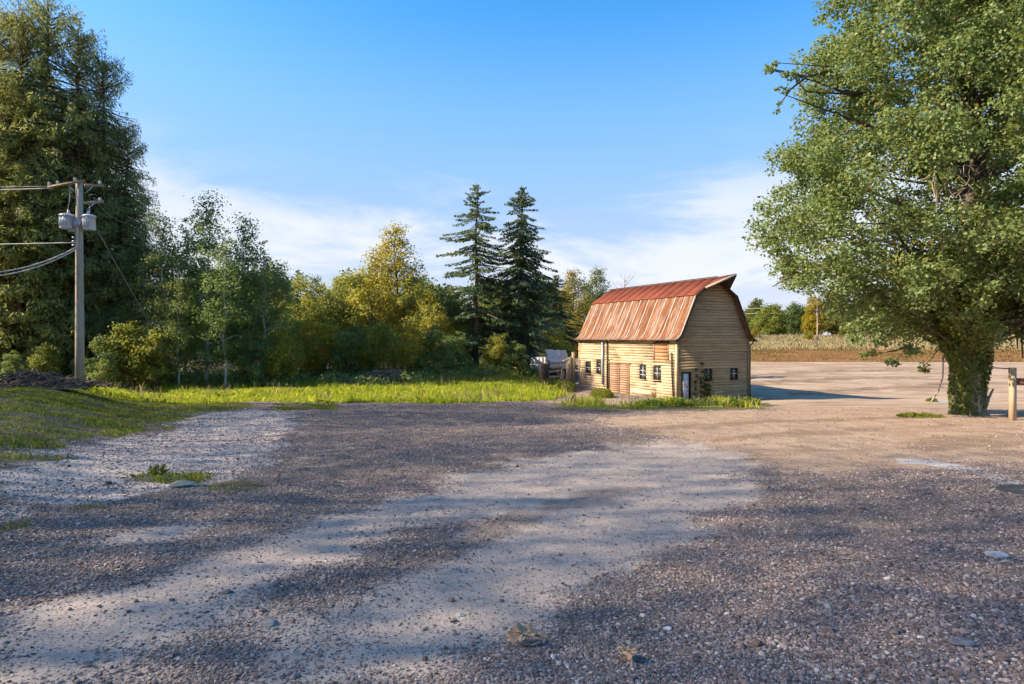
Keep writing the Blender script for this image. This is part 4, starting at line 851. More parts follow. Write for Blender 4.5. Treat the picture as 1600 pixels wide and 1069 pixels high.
# dead tree tops
def dead_tree(seed, H, tr0):
    rg = np.random.default_rng(seed); b = MB(); p = np.array([(0, 0, -0.3), (0.05, 0, H*0.4), (-0.05, 0.05, H*0.75), (0.05, 0, H)]); b.tube(p, [tr0, tr0*0.7, tr0*0.4, 0.02], 7, False); m = MB()
    for i in range(16):
        z = H*rg.uniform(0.45, 0.95); a = rg.uniform(0, 6.28); L = H*0.16*rg.uniform(0.5, 1.2); q = np.array((np.cos(a)*L, np.sin(a)*L, L*1.1)); limb(m, rg, (0, 0, z), np.array((0, 0, z))+q, tr0*0.3, 0.012, -0.1)
    return b, m
def dead_px(seed, px, Y, top, lab, grp):
    x = (px-800)/F*Y; h = (CZ-(top-HZ)/F*Y)-G(x, Y); b, m = dead_tree(seed, h, h*0.018); o = empty('dead_tree', (x, Y, G(x, Y))); tag(o, lab, 'tree', grp)
    b.build('trunk', M['dead_wood'], o, True); m.build('branches', M['dead_wood'], o, True)
dead_px(51, 976, 95, 428, 'bare dead treetop showing above the barn ridge', gk)
# far tree line, right
gf = 'far trees beyond the brown field'
rndA = broadleaf(61, 10, 0.6, [(0, 3.2), (0.35, 4.6), (0.7, 3.9), (1, 1.4)], 60, 1.5, 16, 14, 0.42, 0.3, M['birch'], M['bark'], limbs=0.3)
rndB = broadleaf(62, 10, 1.0, [(0, 1.8), (0.35, 2.9), (0.7, 2.4), (1, 0.8)], 46, 1.2, 14, 13, 0.38, 0.25, M['autumn'], M['bark'], limbs=0.5)
for i, (px, Y, top, m, lab, tn, sx) in enumerate((
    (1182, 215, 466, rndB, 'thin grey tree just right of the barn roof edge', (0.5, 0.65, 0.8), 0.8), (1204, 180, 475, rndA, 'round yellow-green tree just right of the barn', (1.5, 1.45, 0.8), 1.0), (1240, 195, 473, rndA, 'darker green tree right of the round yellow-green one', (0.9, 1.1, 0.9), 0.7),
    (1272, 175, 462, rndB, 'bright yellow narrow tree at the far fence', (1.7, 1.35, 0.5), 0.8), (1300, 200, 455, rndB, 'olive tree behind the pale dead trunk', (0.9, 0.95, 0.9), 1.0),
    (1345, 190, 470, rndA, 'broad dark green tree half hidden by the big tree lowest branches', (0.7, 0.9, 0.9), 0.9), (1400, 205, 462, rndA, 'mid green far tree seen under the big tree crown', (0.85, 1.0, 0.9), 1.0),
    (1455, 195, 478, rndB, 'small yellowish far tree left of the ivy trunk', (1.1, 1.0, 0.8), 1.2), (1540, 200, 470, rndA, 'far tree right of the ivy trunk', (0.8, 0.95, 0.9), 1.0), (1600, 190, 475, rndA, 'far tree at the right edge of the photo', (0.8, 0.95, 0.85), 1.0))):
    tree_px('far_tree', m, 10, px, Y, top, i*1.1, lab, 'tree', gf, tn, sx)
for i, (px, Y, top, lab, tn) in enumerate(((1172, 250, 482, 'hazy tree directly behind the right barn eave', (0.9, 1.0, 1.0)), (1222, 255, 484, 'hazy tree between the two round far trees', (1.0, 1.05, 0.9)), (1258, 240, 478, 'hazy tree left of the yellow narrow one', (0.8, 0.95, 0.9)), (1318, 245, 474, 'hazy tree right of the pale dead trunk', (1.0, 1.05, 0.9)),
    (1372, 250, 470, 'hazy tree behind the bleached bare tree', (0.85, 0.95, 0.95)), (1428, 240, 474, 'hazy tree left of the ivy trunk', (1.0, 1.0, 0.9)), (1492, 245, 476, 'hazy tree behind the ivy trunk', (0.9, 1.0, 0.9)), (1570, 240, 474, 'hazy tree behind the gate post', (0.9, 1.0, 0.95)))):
    tree_px('far_tree', rndA, 10, px, Y, top, i*0.7, lab, 'tree', gf, tn, 1.0)  # distance haze is put into the paler crown tints
dead_px(52, 1277, 160, 462, 'pale dead trunk standing at the far fence', gf); dead_px(53, 1341, 165, 458, 'bleached bare tree seen under the big tree crown', gf)
for i, (px, Y, lab) in enumerate(((1180, 165, 'low dry bush at the left end of the far fence'), (1262, 160, 'low yellow bush left of the pale dead trunk'), (1320, 168, 'low olive bush right of the pale dead trunk'), (1400, 170, 'low bush under the big tree at the far fence'))):
    tree_px('far_bush', sapA, 5, px, Y, 512+i % 2*3, i*2.0, lab, 'bush', 'low bushes along the far fence', ((1.5, 1.2, 0.8), (1.6, 1.4, 0.6), (0.9, 1.0, 0.8), (0.8, 0.9, 0.7))[i], 1.4)
# far wood behind the left trees: individual tops
gl = 'distant trees showing behind the tree line'
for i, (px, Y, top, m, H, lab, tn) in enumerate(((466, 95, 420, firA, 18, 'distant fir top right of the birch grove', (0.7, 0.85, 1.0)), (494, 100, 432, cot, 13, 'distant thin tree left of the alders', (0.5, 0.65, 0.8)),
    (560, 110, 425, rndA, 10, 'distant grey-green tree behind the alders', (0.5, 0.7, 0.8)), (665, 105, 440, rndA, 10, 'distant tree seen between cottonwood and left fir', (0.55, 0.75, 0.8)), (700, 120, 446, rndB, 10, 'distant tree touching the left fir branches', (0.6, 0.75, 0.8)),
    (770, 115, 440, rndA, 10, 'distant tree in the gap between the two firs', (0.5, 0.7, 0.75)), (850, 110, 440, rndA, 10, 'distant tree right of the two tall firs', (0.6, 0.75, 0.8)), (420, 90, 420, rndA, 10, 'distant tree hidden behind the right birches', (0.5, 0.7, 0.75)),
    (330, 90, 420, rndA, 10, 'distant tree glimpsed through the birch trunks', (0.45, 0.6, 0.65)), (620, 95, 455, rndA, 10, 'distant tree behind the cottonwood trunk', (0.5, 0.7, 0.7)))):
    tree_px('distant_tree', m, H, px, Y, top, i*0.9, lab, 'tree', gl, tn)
# trees out of frame to the left whose shade lies over the yard
gx = 'trees left of the frame that shade the yard'
def airy(seed, H, r, n, size):
    rg_ = np.random.default_rng(seed); zf = rg_.random(n)**1.1; rr = r*np.interp(zf, CE[0], (0.95, 1.0, 1.0, 0.95, 0.85, 0.65, 0.25))*np.sqrt(rg_.random(n)); a = rg_.uniform(0, 2*np.pi, n)
    P = np.stack([rr*np.cos(a), rr*np.sin(a), 0.8+zf*(H-1)], 1)+rg_.normal(size=(n, 3))*0.2; Nn = rdir(rg_, n); L = size*rg_.uniform(0.6, 1.3, n); tb = MB()
    tb.tube([(0, 0, -0.4), (0, 0, H*0.5), (0, 0, H*0.97)], [0.13, 0.07, 0.015], 8, False)
    for k in range(40):
        z = rg_.uniform(0.08, 0.95); q = rg_.uniform(0, 6.28); L_ = r*float(np.interp(z, CE[0], CE[1]))*0.9; limb(tb, rg_, (0, 0, z*H), (L_*np.cos(q), L_*np.sin(q), z*H-0.15*L_), 0.015, 0.006, 0.0, 4, 4)
    return tb.mesh('trunk', M['cedar_bark'], True), MB().add(*leafquads(P, Nn, rdir(rg_, n), L, L*0.7)).mesh('crown', M['cedar'])
airA = airy(15, 26, 5.0, 7000, 0.15); airB = airy(16, 26, 5.0, 20000, 0.20); airD = airy(18, 26, 5.0, 7400, 0.15)
for i, (x, y, h, r, m, lab) in enumerate(((-41, 28.7, 34.5, 3.8, airB, 'cedar outside the left edge beyond the pole wires'), (-45, 24.0, 33.5, 5.0, airB, 'second-row cedar outside the left edge beyond the pole wires'), (-36, 19.5, 25, 6.2, airB, 'cedar outside the left edge beside the verge'),
    (-34, 13.5, 25, 6.5, airD, 'cedar outside the left edge near the pale gravel'), (-39, 11.5, 28, 7.0, airA, 'second-row cedar outside the left edge near the pale gravel'), (-44, 9.5, 31, 7.0, airD, 'third-row cedar outside the left edge near the pale gravel'), (-36, 8.0, 27, 6.5, airA, 'cedar outside the left edge near the yard'),
    (-30, 5.0, 29, 7.5, airA, 'cedar outside the left edge beside the viewer'), (-37, 3.2, 34, 8.0, airD, 'second-row cedar outside the left edge beside the viewer'), (-44, 1.5, 39, 8.0, airA, 'third-row cedar outside the left edge beside the viewer'), (-31, 0.5, 30, 7.5, airD, 'cedar left of the viewer'),
    (-38, -1.5, 35, 8.0, airA, 'second-row cedar left of the viewer'), (-45, -3.5, 40, 8.0, airD, 'third-row cedar left of the viewer'), (-31, -4.0, 30, 7.5, airA, 'cedar behind the viewer on the left'))):
    tree('cedar_tree', m, x, y, h/26, i*1.4, lab, 'tree', gx, (0.9, 0.95, 0.9), r/(5.0*h/26))

# ------------------------------------------------------------------ big ivy-clad tree, right
TY = 25.0; tx = (1512-800)/F*TY; tz = G(tx, TY)
big = empty('ivy_clad_tree', (tx, TY, tz)); tag(big, 'huge leafy tree with ivy-wrapped trunk filling the right side', 'tree')
def TL(px, row, dy=0.0):            # photo pixel -> local point of the tree at depth TY+dy
    p = W3(px, row, TY+dy); return p-np.array((tx, TY, tz))
def build_big():
    rg = np.random.default_rng(77); C, Rd = [], []
    # clumps along the outline seen in the photo
    edge = [(1335,35),(1345,80),(1300,75),(1310,120),(1285,105),(1270,165),(1285,200),(1262,225),(1232,235),(1245,275),(1225,260),(1228,305),(1250,330),(1190,325),(1180,350),(1210,350),(1200,385),(1240,380),(1230,410),(1262,410),(1255,440),(1290,445),(1300,480),(1335,470),(1350,505),(1380,480),(1400,520),(1430,500),(1340,440),(1380,440),(1440,460),(1450,525),(1330,515),(1290,415)]
    for (px, row) in edge:
        dy = rg.uniform(-1.8, 1.8); C.append(TL(px+12, row, dy)); Rd.append(rg.uniform(0.45, 0.75))
    for (px, row, r) in ((1197,108,0.42),(1212,98,0.30),(1238,118,0.45),(1218,145,0.36),(1215,172,0.32),(1258,115,0.4)): C.append(TL(px, row, -0.5)); Rd.append(r)
    n = 0
    while n < 560:                      # body of the crown
        z = rg.uniform(3.2, 21.5); zf = (z-4)/17
        left = float(np.interp(z, [3.0, 4.0, 5.0, 6.5, 8, 9.5, 11, 13, 15, 17, 19, 21.5], [2.0, 4.4, 6.2, 7.5, 7.9, 8.0, 7.5, 7.2, 6.7, 5.6, 4.7, 2.6]))
        a = rg.uniform(0, 2*np.pi); q = left*(0.42+0.58*rg.random())**0.55; x = q*np.cos(a)*(1.0 if np.cos(a) < 0 else 0.95); y = q*np.sin(a)*0.88
        bo = min(1.0, 0.70+0.46*vnoise(a*1.9+3, z*0.42, 41)); c = np.array((x*bo, y*bo, z))
        if z < 5.4 and x < -2.2 and rg.random() < 0.55: continue
        if C and (np.linalg.norm(np.array(C)-c, axis=1) < 0.66).any(): continue
        C.append(c); Rd.append(rg.uniform(0.6, 1.15)); n += 1
    for k in range(120):                # inner boughs and ivy that hide the stem
        z = rg.uniform(4.5, 19); a = rg.uniform(0, 2*np.pi); q = rg.uniform(0.9, 3.4)*(1 if z < 15 else 0.6); C.append(np.array((q*np.cos(a), q*np.sin(a), z))); Rd.append(rg.uniform(0.6, 1.0))
    for k in range(75):                 # sprays on the camera side of the stem
        C.append(np.array((rg.uniform(-2.8, 3.2), rg.uniform(-4.5, -1.2), rg.uniform(5.5, 19)))); Rd.append(rg.uniform(0.5, 0.95))
    C = np.array(C); Rd = np.array(Rd)
    V, Fq = leaf_cloud(rg, C, Rd, 26, 14, 0.125, 0.8, 0.35, sub_r=0.17, droop=0.5, aspect=0.85)
    put('crown', MB().add(V, Fq).mesh('crown', M['maple']), big)
    tb = MB(); tb.tube([(0.08, 0, -0.5), (0.06, 0, 0.3), (0.0, 0, 1.5), (-0.02, 0, 3), (0.1, 0.1, 5), (0.2, 0, 8), (0.1, 0, 12), (0.2, 0, 17), (0.1, 0, 20)], [0.60, 0.50, 0.46, 0.47, 0.45, 0.38, 0.28, 0.16, 0.05], 14, False)
    tb.build('trunk', M['bark'], big, True)
    MB().tube([(0.08, 0, -0.5), (0.06, 0, 0.3), (0.0, 0, 1.5), (-0.02, 0, 3), (0.03, 0.03, 3.6)], [0.615, 0.515, 0.475, 0.485, 0.475], 14, False).build('ivy_bark', M['dead_wood'], big, True)
    lb = MB()
    for c in C:
        if rg.random() > 0.20: continue
        h = np.hypot(c[0], c[1]); z = np.clip(c[2]-0.45*h, 2.6, 17); limb(lb, rg, (0.1, 0, z), c, 0.03+0.010*h, 0.012, 0.05, 6, 6)
    lb.build('limb', M['bark'], big, True)
    for (pts) in ([TL(1440,460), TL(1380,452,-0.4), TL(1330,470,-0.5), TL(1300,455,-0.5)], [TL(1240,432,-0.3), TL(1225,437,-0.3), TL(1207,448,-0.3)], [TL(1420,540,-.4), TL(1400,548,-.5), TL(1375,552,-.5)], [TL(1590,470,-.8), TL(1588,510,-.8), TL(1590,545,-.8)], [TL(1597,470,-.7), TL(1596,520,-.7), TL(1598,560,-.7)], [TL(1300,110,-0.5), TL(1260,120,-0.5), TL(1225,112,-0.5), TL(1200,108,-0.5)], [TL(1260,120,-.5), TL(1235,140,-.5), TL(1215,168,-.5)]):
        MB().tube(pts, np.linspace(0.06, 0.02, len(pts)), 6).build('branch', M['bark'], big, True)
    # pale bare twigs in front of the crown
    for k in range(12):
        c = TL(rg.uniform(1450, 1590), rg.uniform(270, 430), -2.6+rg.uniform(-1, 1)); b = MB()
        for j in range(5): limb(b, rg, c, c+np.array((rg.normal()*0.9, rg.normal()*0.5, rg.normal()*0.9)), 0.020, 0.008, 0.1, 5, 5)
        b.build('bare_twig', M['dead_wood'], big, True)
    # low hanging sprays
    lowc = [(1180+240, 545), (1360, 552), (1395, 566), (1335, 528), (1375, 535), (1425, 548), (1345, 498), (1440, 575)]
    P_ = np.array([TL(x, y, rg.uniform(-1.5, 0.5)) for x, y in lowc]); V, Fq = leaf_cloud(rg, P_, np.full(len(P_), 0.30), 7, 9, 0.15, 0.6, 0.4, droop=0.6, aspect=0.85)
    hso = put('hanging_spray', MB().add(V, Fq).mesh('hanging_spray', M['maple']), big); hso['kind'] = 'stuff'
    for p_ in P_: MB().tube([p_, p_+np.array((0.45, 0.1, 0.35)), p_+np.array((1.1, 0.2, 1.15))], [0.008, 0.014, 0.022], 5, False).build('twig', M['bark'], big, True)
    # ivy sleeve on the trunk, widening to the crown
    nI = 15000; z = rg.uniform(0.0, 7.0, nI); a = rg.uniform(0, 2*np.pi, nI)
    keep = rg.random(nI) < np.where(z < 1.9, 0.55+0.35*z/1.9, 1.0); keep &= ~((np.abs(a-4.75) < 0.45) & (z < 1.7) & (rg.random(nI) < 0.75)); z, a = z[keep], a[keep]
    rr = np.interp(z, [0, 1, 2, 3, 3.8, 4.6, 5.5, 7], [0.56, 0.57, 0.62, 0.80, 1.20, 1.9, 2.6, 3.1])*(0.82+0.30*rg.random(len(z)))*(1+0.16*np.sin(3*a+z*1.7)*np.minimum(1, z/2))
    P_ = np.stack([rr*np.cos(a)+np.interp(z, [0, 2, 4, 7], [0, 0, -0.25, -0.2]), rr*np.sin(a), z], 1); O = np.stack([np.cos(a), np.sin(a), np.full(len(a), 0.5)], 1)
    Nn = O+rdir(rg, len(z))*0.6; Nn /= np.linalg.norm(Nn, axis=1, keepdims=True); L = rg.uniform(0.10, 0.19, len(z))
    V, Fq = leafquads(P_, Nn, rdir(rg, len(z))+np.array((0, 0, -1.2)), L, L*0.9); put('ivy', MB().add(V, Fq).mesh('ivy', M['ivy']), big)
    vn = MB()
    for k in range(26):
        a0 = rg.uniform(0, 6.28); zz_ = np.linspace(0, rg.uniform(1.5, 4), 7); aa = a0+np.cumsum(rg.normal(size=7)*0.10); rr = np.interp(zz_, [0, 1, 4], [0.56, 0.52, 0.50]); vn.tube(np.stack([rr*np.cos(aa), rr*np.sin(aa), zz_], 1), np.linspace(0.035, 0.015, 7), 5, False)
    vn.build('ivy_stem', M['dead_wood'], big, True)
    MB().tube([TL(1548, 662), TL(1538, 640, -.2), TL(1545, 622, -.2), TL(1552, 608, -.1)], [0.10, 0.09, 0.06, 0.03], 7).build('side_stem', M['dead_wood'], big, True)
    MB().tube([TL(1474, 555, -.3), TL(1473, 590, -.5), TL(1466, 612, -.6), TL(1456, 626, -.6), TL(1450, 632, -.5)], [0.03, 0.028, 0.025, 0.022, 0.02], 6).build('hanging_vine', M['dead_wood'], big, True)
build_big()

# ------------------------------------------------------------------ gate post, far fence, far house
gpx = at(1582, 657); gp_ = empty('gate_post', gpx); tag(gp_, 'square wooden gate post with rusty rail right of the ivy trunk', 'post')
MB().box((0, 0, 0.82), (0.17, 0.17, 2.24)).build('post', M['post_wood'], gp_)
MB().box((0.17, -0.03, 1.45), (0.08, 0.10, 0.16)).build('hinge', M['dark_wood'], gp_)
b = MB(); b.bar((0.16, 0.02, 1.42), (3.2, 0.5, 1.30), 0.05, 0.26); b.build('rail', plain('rusty_rail', (0.30, 0.13, 0.07), 0.8, 0, 0.25, 2), gp_)
b = MB(); b.bar((-0.1, 0, 1.90), (-0.62, 0.15, 1.93), 0.04, 0.05); b.build('top_bar', M['grey_wood'], gp_)
# chain-link fence at the far side of the field
fy = 150.0
fence = empty('far_wire_fence', (55, fy, G(55, fy))); tag(fence, 'pale wire fence running along the far edge of the brown field', 'fence')
for k in range(13):
    x = (1185+k*34-800)/F*fy; MB().box((x-55, 0, G(x, fy)-G(55, fy)+1.1), (0.07, 0.07, 2.3)).build('post', M['grey_wood'], fence)
for z in (1.95,):
    b = MB(); b.bar(((1180-800)/F*fy-55, 0, z+G(62, fy)-G(55, fy)), ((1600-800)/F*fy-55, 0, z+G(125, fy)-G(55, fy)), 0.03, 0.04); b.build('rail', M['grey_wood'], fence)
hp = W3(1240, 512, 260); house = empty('far_house', (hp[0], 260, G(hp[0], 260))); tag(house, 'small white house glimpsed between the far trees right of the barn', 'house')
MB().box((0, 0, 2.5), (12, 8, 5.4)).build('wall', M['white_paint'], house)
b = MB(); b.add([(-7, -5, 5.1), (7, -5, 5.1), (7, 5, 5.1), (-7, 5, 5.1), (-7, 0, 8), (7, 0, 8)], [(0, 1, 5, 4), (2, 3, 4, 5), (0, 4, 3), (1, 2, 5), (0, 3, 2, 1)]); b.build('roof', plain('house_roof', (0.10, 0.10, 0.11), 0.8), house)
for x in (-3.5, 3.0): MB().box((x, -4.03, 3.0), (1.8, 0.06, 1.6)).build('window', M['glass'], house)
for k, (r0, r1) in enumerate(((490, 489), (482, 483))):
    o = MB().tube([W3(1165, r0, 200), W3(1380, r1-1, 202), W3(1700, r1, 204)], 0.045, 5).build('far_power_line', M['wire_pale']); tag(o, ('lower', 'upper')[k]+' thin overhead wire crossing the far trees right of the barn', 'wire', 'far overhead wires')

# ------------------------------------------------------------------ grass, weeds, gravel, brush
def blades(rg, X, Y, H, Wd, lean=0.45, ncl=1):
    n = len(X); Z = ground(X, Y)-0.02; a = rg.uniform(0, 2*np.pi, n); S = np.stack([np.cos(a), np.sin(a), np.zeros(n)], 1)*np.asarray(Wd).reshape(-1, 1)*0.5
    d = rg.normal(size=(n, 2))*lean*H[:, None]; B = np.stack([X, Y, Z], 1); Mid = B+np.stack([d[:, 0]*0.3, d[:, 1]*0.3, H*0.6], 1); Tp = B+np.stack([d[:, 0], d[:, 1], H*(1-0.25*rg.random(n))], 1)
    V = np.stack([B-S, B+S, Mid+S*0.7, Tp, Mid-S*0.7], 1).reshape(-1, 3); i = np.arange(n)*5
    return V, np.stack([i, i+1, i+2, i+3, i+4], 1)
def scatter_mask(rg, polybox, n, key, thr=0.45, patch=None):
    x0, x1, y0, y1 = polybox; X = rg.uniform(x0, x1, n); Y = rg.uniform(y0, y1, n); m = masks(X, Y)
    k = m[key] > thr+0.75*(rg.random(n)-0.5)
    if patch: k &= vnoise(X*patch, Y*patch, 31) > 0.40+0.35*(rg.random(n)-0.5)
    return X[k], Y[k]
rg = np.random.default_rng(5)
b = MB()
X, Y = scatter_mask(rg, (-32, -4, 5, 40), 330000, 'grass', 0.55, 1.4); H_ = rg.uniform(0.04, 0.12, len(X))*(0.6+0.9*vnoise(X*0.6, Y*0.6, 8)); b.add(*blades(rg, X, Y, H_, 0.008+0.0007*Y))
o = b.build('verge_grass', M['grass']); o.color = (0.85, 0.92, 0.9, 1); tag(o, 'short shaded grass on the left verge and in patches on the gravel', 'grass', kind='stuff')
b = MB()
bx_ = (-30, 14, 33, 62); X, Y = scatter_mask(rg, bx_, 230000, 'meadow', 0.45); k = (X < 3) | (vnoise(X*0.8, Y*0.8, 55) > 0.42+0.2*rg.random(len(X))); X, Y = X[k], Y[k]; H_ = rg.uniform(0.08, 0.32, len(X))*(0.4+1.2*vnoise(X*0.7, Y*0.7, 9))*np.where(X > 3, 0.45, 1.0); b.add(*blades(rg, X, Y, H_, 0.025+0.02*rg.random(len(X)), 0.5))
X, Y = scatter_mask(rg, bx_, 60000, 'meadow', 0.6); k = vnoise(X*0.45, Y*0.45, 17) > 0.62; X, Y = X[k], Y[k]; b.add(*blades(rg, X, Y, rg.uniform(0.3, 0.7, len(X)), 0.03+0.02*rg.random(len(X)), 0.35))
o = b.build('meadow_grass', M['grass']); o.color = (2.9, 2.7, 0.95, 1); tag(o, 'lush yellow-green grass and weeds on the strip before the trees', 'grass', kind='stuff')
b = MB(); X, Y = scatter_mask(rg, bx_, 9000, 'meadow', 0.5); k = vnoise(X*0.5, Y*0.5, 71) > 0.5; X, Y = X[k], Y[k]; b.add(*blades(rg, X, Y, rg.uniform(0.35, 1.0, len(X)), 0.02+0.02*rg.random(len(X)), 0.22))
o = b.build('dry_stalks', M['drygrass']); tag(o, 'dry seed stalks standing in the meadow strip', 'grass', kind='stuff')
# tawny grass and field stubble far right
b = MB(); X = rg.uniform(40, 175, 42000); Y = rg.uniform(128, 182, 42000); b.add(*blades(rg, X, Y, rg.uniform(0.3, 1.1, len(X))*(0.4+vnoise(X*0.1, Y*0.1, 3)), 0.14, 0.3))
o = b.build('dry_grass', M['drygrass']); tag(o, 'tall tawny dry grass along the far fence', 'grass', kind='stuff')
b = MB(); X = rg.uniform(14, 135, 60000); Y = 86+rg.random(60000)**0.8*50; k = (vnoise(X*0.12, Y*0.25, 14) > 0.35+0.3*rg.random(len(X))) & (masks(X, Y)['brown'] > 0.1*rg.random(len(X))); X, Y = X[k], Y[k]; b.add(*blades(rg, X, Y, rg.uniform(0.08, 0.38, len(X)), 0.10, 0.5))
o = b.build('field_stubble', M['drygrass']); o.color = (0.62, 0.48, 0.34, 1); tag(o, 'low ochre stubble on the brown field behind the barn', 'stubble', kind='stuff')
# brambles and ferns under the trees
b = MB(); X = rg.uniform(-46, 3, 900); Yb = 47+sstep(-10, 2, X)*10; Y = Yb+rg.uniform(-1.0, 9, len(X)); C = np.stack([X, Y, ground(X, Y)+rg.uniform(0.1, 0.7, len(X))], 1)
b.add(*leaf_cloud(rg, C, rg.uniform(0.4, 0.8, len(X)), 5, 9, 0.20, 0.8, 0.5)); o = b.build('undergrowth', M['birch']); o.color = (1.7, 1.7, 1.3, 1); tag(o, 'low brambles and ferns under the tree line', 'undergrowth', kind='stuff')
# taller weeds: individual clumps by the barn
def weed(px, row, r, h, n, lab, tint, ls=1.0):
    p = at(px, row); rg_ = np.random.default_rng(int(px)); o = empty('weed_clump', p); tag(o, lab, 'weed', 'weeds around the barn')
    k = n; a = rg_.uniform(0, 6.28, k); q = r*np.sqrt(rg_.random(k)); X = q*np.cos(a); Y = q*np.sin(a)
    P_ = np.stack([X, Y, rg_.random(k)*h*(1-0.6*(q/r)**2)], 1); Nn = rdir(rg_, k)*0.7+np.array((0, 0, 0.7)); Nn /= np.linalg.norm(Nn, axis=1, keepdims=True); L = rg_.uniform(0.08, 0.2, k)*ls
    c = put('leaves', MB().add(*leafquads(P_, Nn, rdir(rg_, k), L, L*0.5)).mesh('leaves', M['grass']), o); c.color = (*tint, 1)
    st = MB()
    for j in range(10):
        s = rg_.uniform(-r, r, 2)*0.7; st.tube([(s[0], s[1], -0.05), (s[0]*1.15, s[1]*1.15, h*rg_.uniform(0.5, 1.0))], [0.012, 0.006], 4, False)
    st.build('stem', M['grass'], o)
weed(940, 621, 0.9, 0.75, 1500, 'bright yellow-green weed clump in front of the barn door', (1.4, 1.3, 0.6))
weed(880, 611, 1.1, 1.0, 1500, 'tall weeds hiding the foot of the collapsed shed', (1.1, 1.1, 0.7)); weed(862, 606, 1.2, 0.9, 1500, 'sunlit weeds left of the collapsed shed', (1.3, 1.2, 0.6))
weed(1148, 636, 0.7, 0.45, 900, 'bright weeds at the right gable corner', (1.3, 1.25, 0.7)); weed(1100, 634, 0.9, 0.5, 900, 'dark weeds below the left gable window', (0.7, 0.85, 0.7)); weed(1062, 634, 0.8, 0.45, 900, 'dark weeds at the near barn corner', (0.7, 0.9, 0.7)); weed(1020, 634, 1.0, 0.35, 900, 'low weeds below the paired barn windows', (0.8, 0.95, 0.7)); weed(1170, 632, 0.7, 0.5, 700, 'weeds by the barn downspout', (1.0, 1.05, 0.7)); weed(1455, 628, 0.35, 0.3, 160, 'small yellow-green tuft under the hanging vine', (1.3, 1.2, 0.7)); weed(1440, 652, 0.8, 0.16, 380, 'low tuft left of the ivy trunk base', (1.1, 1.05, 0.7))
weed(247, 742, 0.16, 0.18, 130, 'leafy seedling at the left end of the gravel weeds', (0.6, 0.7, 0.6), 0.4); weed(290, 750, 0.42, 0.09, 420, 'leafy weed patch in the pale gravel', (0.6, 0.65, 0.5), 0.35)
# climbing vine on the gable
vine = empty('climbing_vine', BW3(u_of(1090), -0.06, 0)); vine.rotation_euler = (0, 0, math.atan2(BU[1], BU[0])); tag(vine, 'sparse vine climbing the barn gable beside the white door', 'vine')
b = MB(); st = MB(); V0 = []
for k in range(5):
    zt = [2.2, 1.6, 2.6, 1.2, 1.8][k]; x0 = [-0.4, 0.1, 0.5, 0.9, 1.1][k]; pts = [(x0+0.25*math.sin(q*2+k)*q, -0.02, zt*q) for q in np.linspace(0, 1, 6)]; st.tube(pts, np.linspace(0.018, 0.006, 6), 5, False)
    V0 += [np.array(p)+rg.normal(size=3)*0.05 for p in pts for _ in range(5)]
P_ = np.array(V0); P_[:, 1] = -np.abs(P_[:, 1])-0.03; b.add(*leaf_cloud(rg, P_, np.full(len(P_), 0.10), 3, 2, 0.12, 1, 0.3)); 
c = b.build('leaves', M['birch'], vine); c.color = (0.9, 0.9, 0.7, 1); st.build('stem', M['dark_wood'], vine)
# brush piles
def brush(px, row, rx, ry, h, n, lab, mat, seed):
    p = at(px, row); rg_ = np.random.default_rng(seed); o = empty('brush_pile', p); tag(o, lab, 'brush pile', 'brush piles at the edge of the trees'); b = MB()
    for i in range(n):
        x, y = rg_.normal(size=2)*np.array((rx, ry))*0.45; zt = h*math.exp(-((x/rx)**2+(y/ry)**2)*1.6); z = rg_.random()*zt; L = rg_.uniform(0.4, 1.6); d = rdir(rg_, 1)[0]*np.array((1, 0.8, 0.35)); q = np.array((x, y, z))
        b.tube([q-d*L/2, q+rg_.normal(size=3)*0.06, q+d*L/2+np.array((0, 0, rg_.normal()*0.12))], np.array((0.030, 0.024, 0.010))*rg_.uniform(0.5, 1.6), 4, False)
    m = b.build('branches', mat, o); m['kind'] = 'stuff'
    rr = MB(); a = np.linspace(0, 2*np.pi, 15)[:-1]; vv = [(0, 0, h*0.45)]+[(rx*0.5*math.cos(k)*0.9, ry*0.5*math.sin(k)*0.9, h*0.25) for k in a]+[(rx*math.cos(k)*0.95, ry*math.sin(k)*0.95, -0.1) for k in a]
    rr.add(vv, [(0, 1+i, 1+(i+1) % 14) for i in range(14)]+[(1+i, 15+i, 15+(i+1) % 14, 1+(i+1) % 14) for i in range(14)]); rr.build('core', M['dark_wood'], o, True)
M['brush'] = bark_mat('brush_sticks', (0.20, 0.13, 0.09), (0.42, 0.30, 0.22))
M['brush_dark'] = bark_mat('dark_brush_sticks', (0.06, 0.045, 0.035), (0.20, 0.15, 0.11))
brush(600, 598, 3.2, 1.2, 1.15, 340, 'large pile of reddish-brown cut branches before the alders', M['brush'], 1); brush(540, 601, 1.6, 0.7, 0.45, 110, 'low scatter of sticks left of the large brush pile', M['brush'], 2)
brush(690, 590, 2.4, 0.9, 0.85, 200, 'smaller brush pile toward the left fir', M['brush'], 3); brush(750, 585, 2.6, 0.9, 0.7, 170, 'dark brush pile below the two firs', M['brush_dark'], 4)
brush(40, 603, 3.4, 1.2, 0.75, 330, 'dark heap of branches left of the utility pole base', M['brush_dark'], 5); brush(105, 602, 2.0, 0.8, 0.5, 200, 'tangled sticks at the foot of the utility pole', M['brush_dark'], 6); brush(260, 600, 3.2, 1.0, 0.5, 200, 'dry stalks and sticks below the birches', M['brush_dark'], 7)

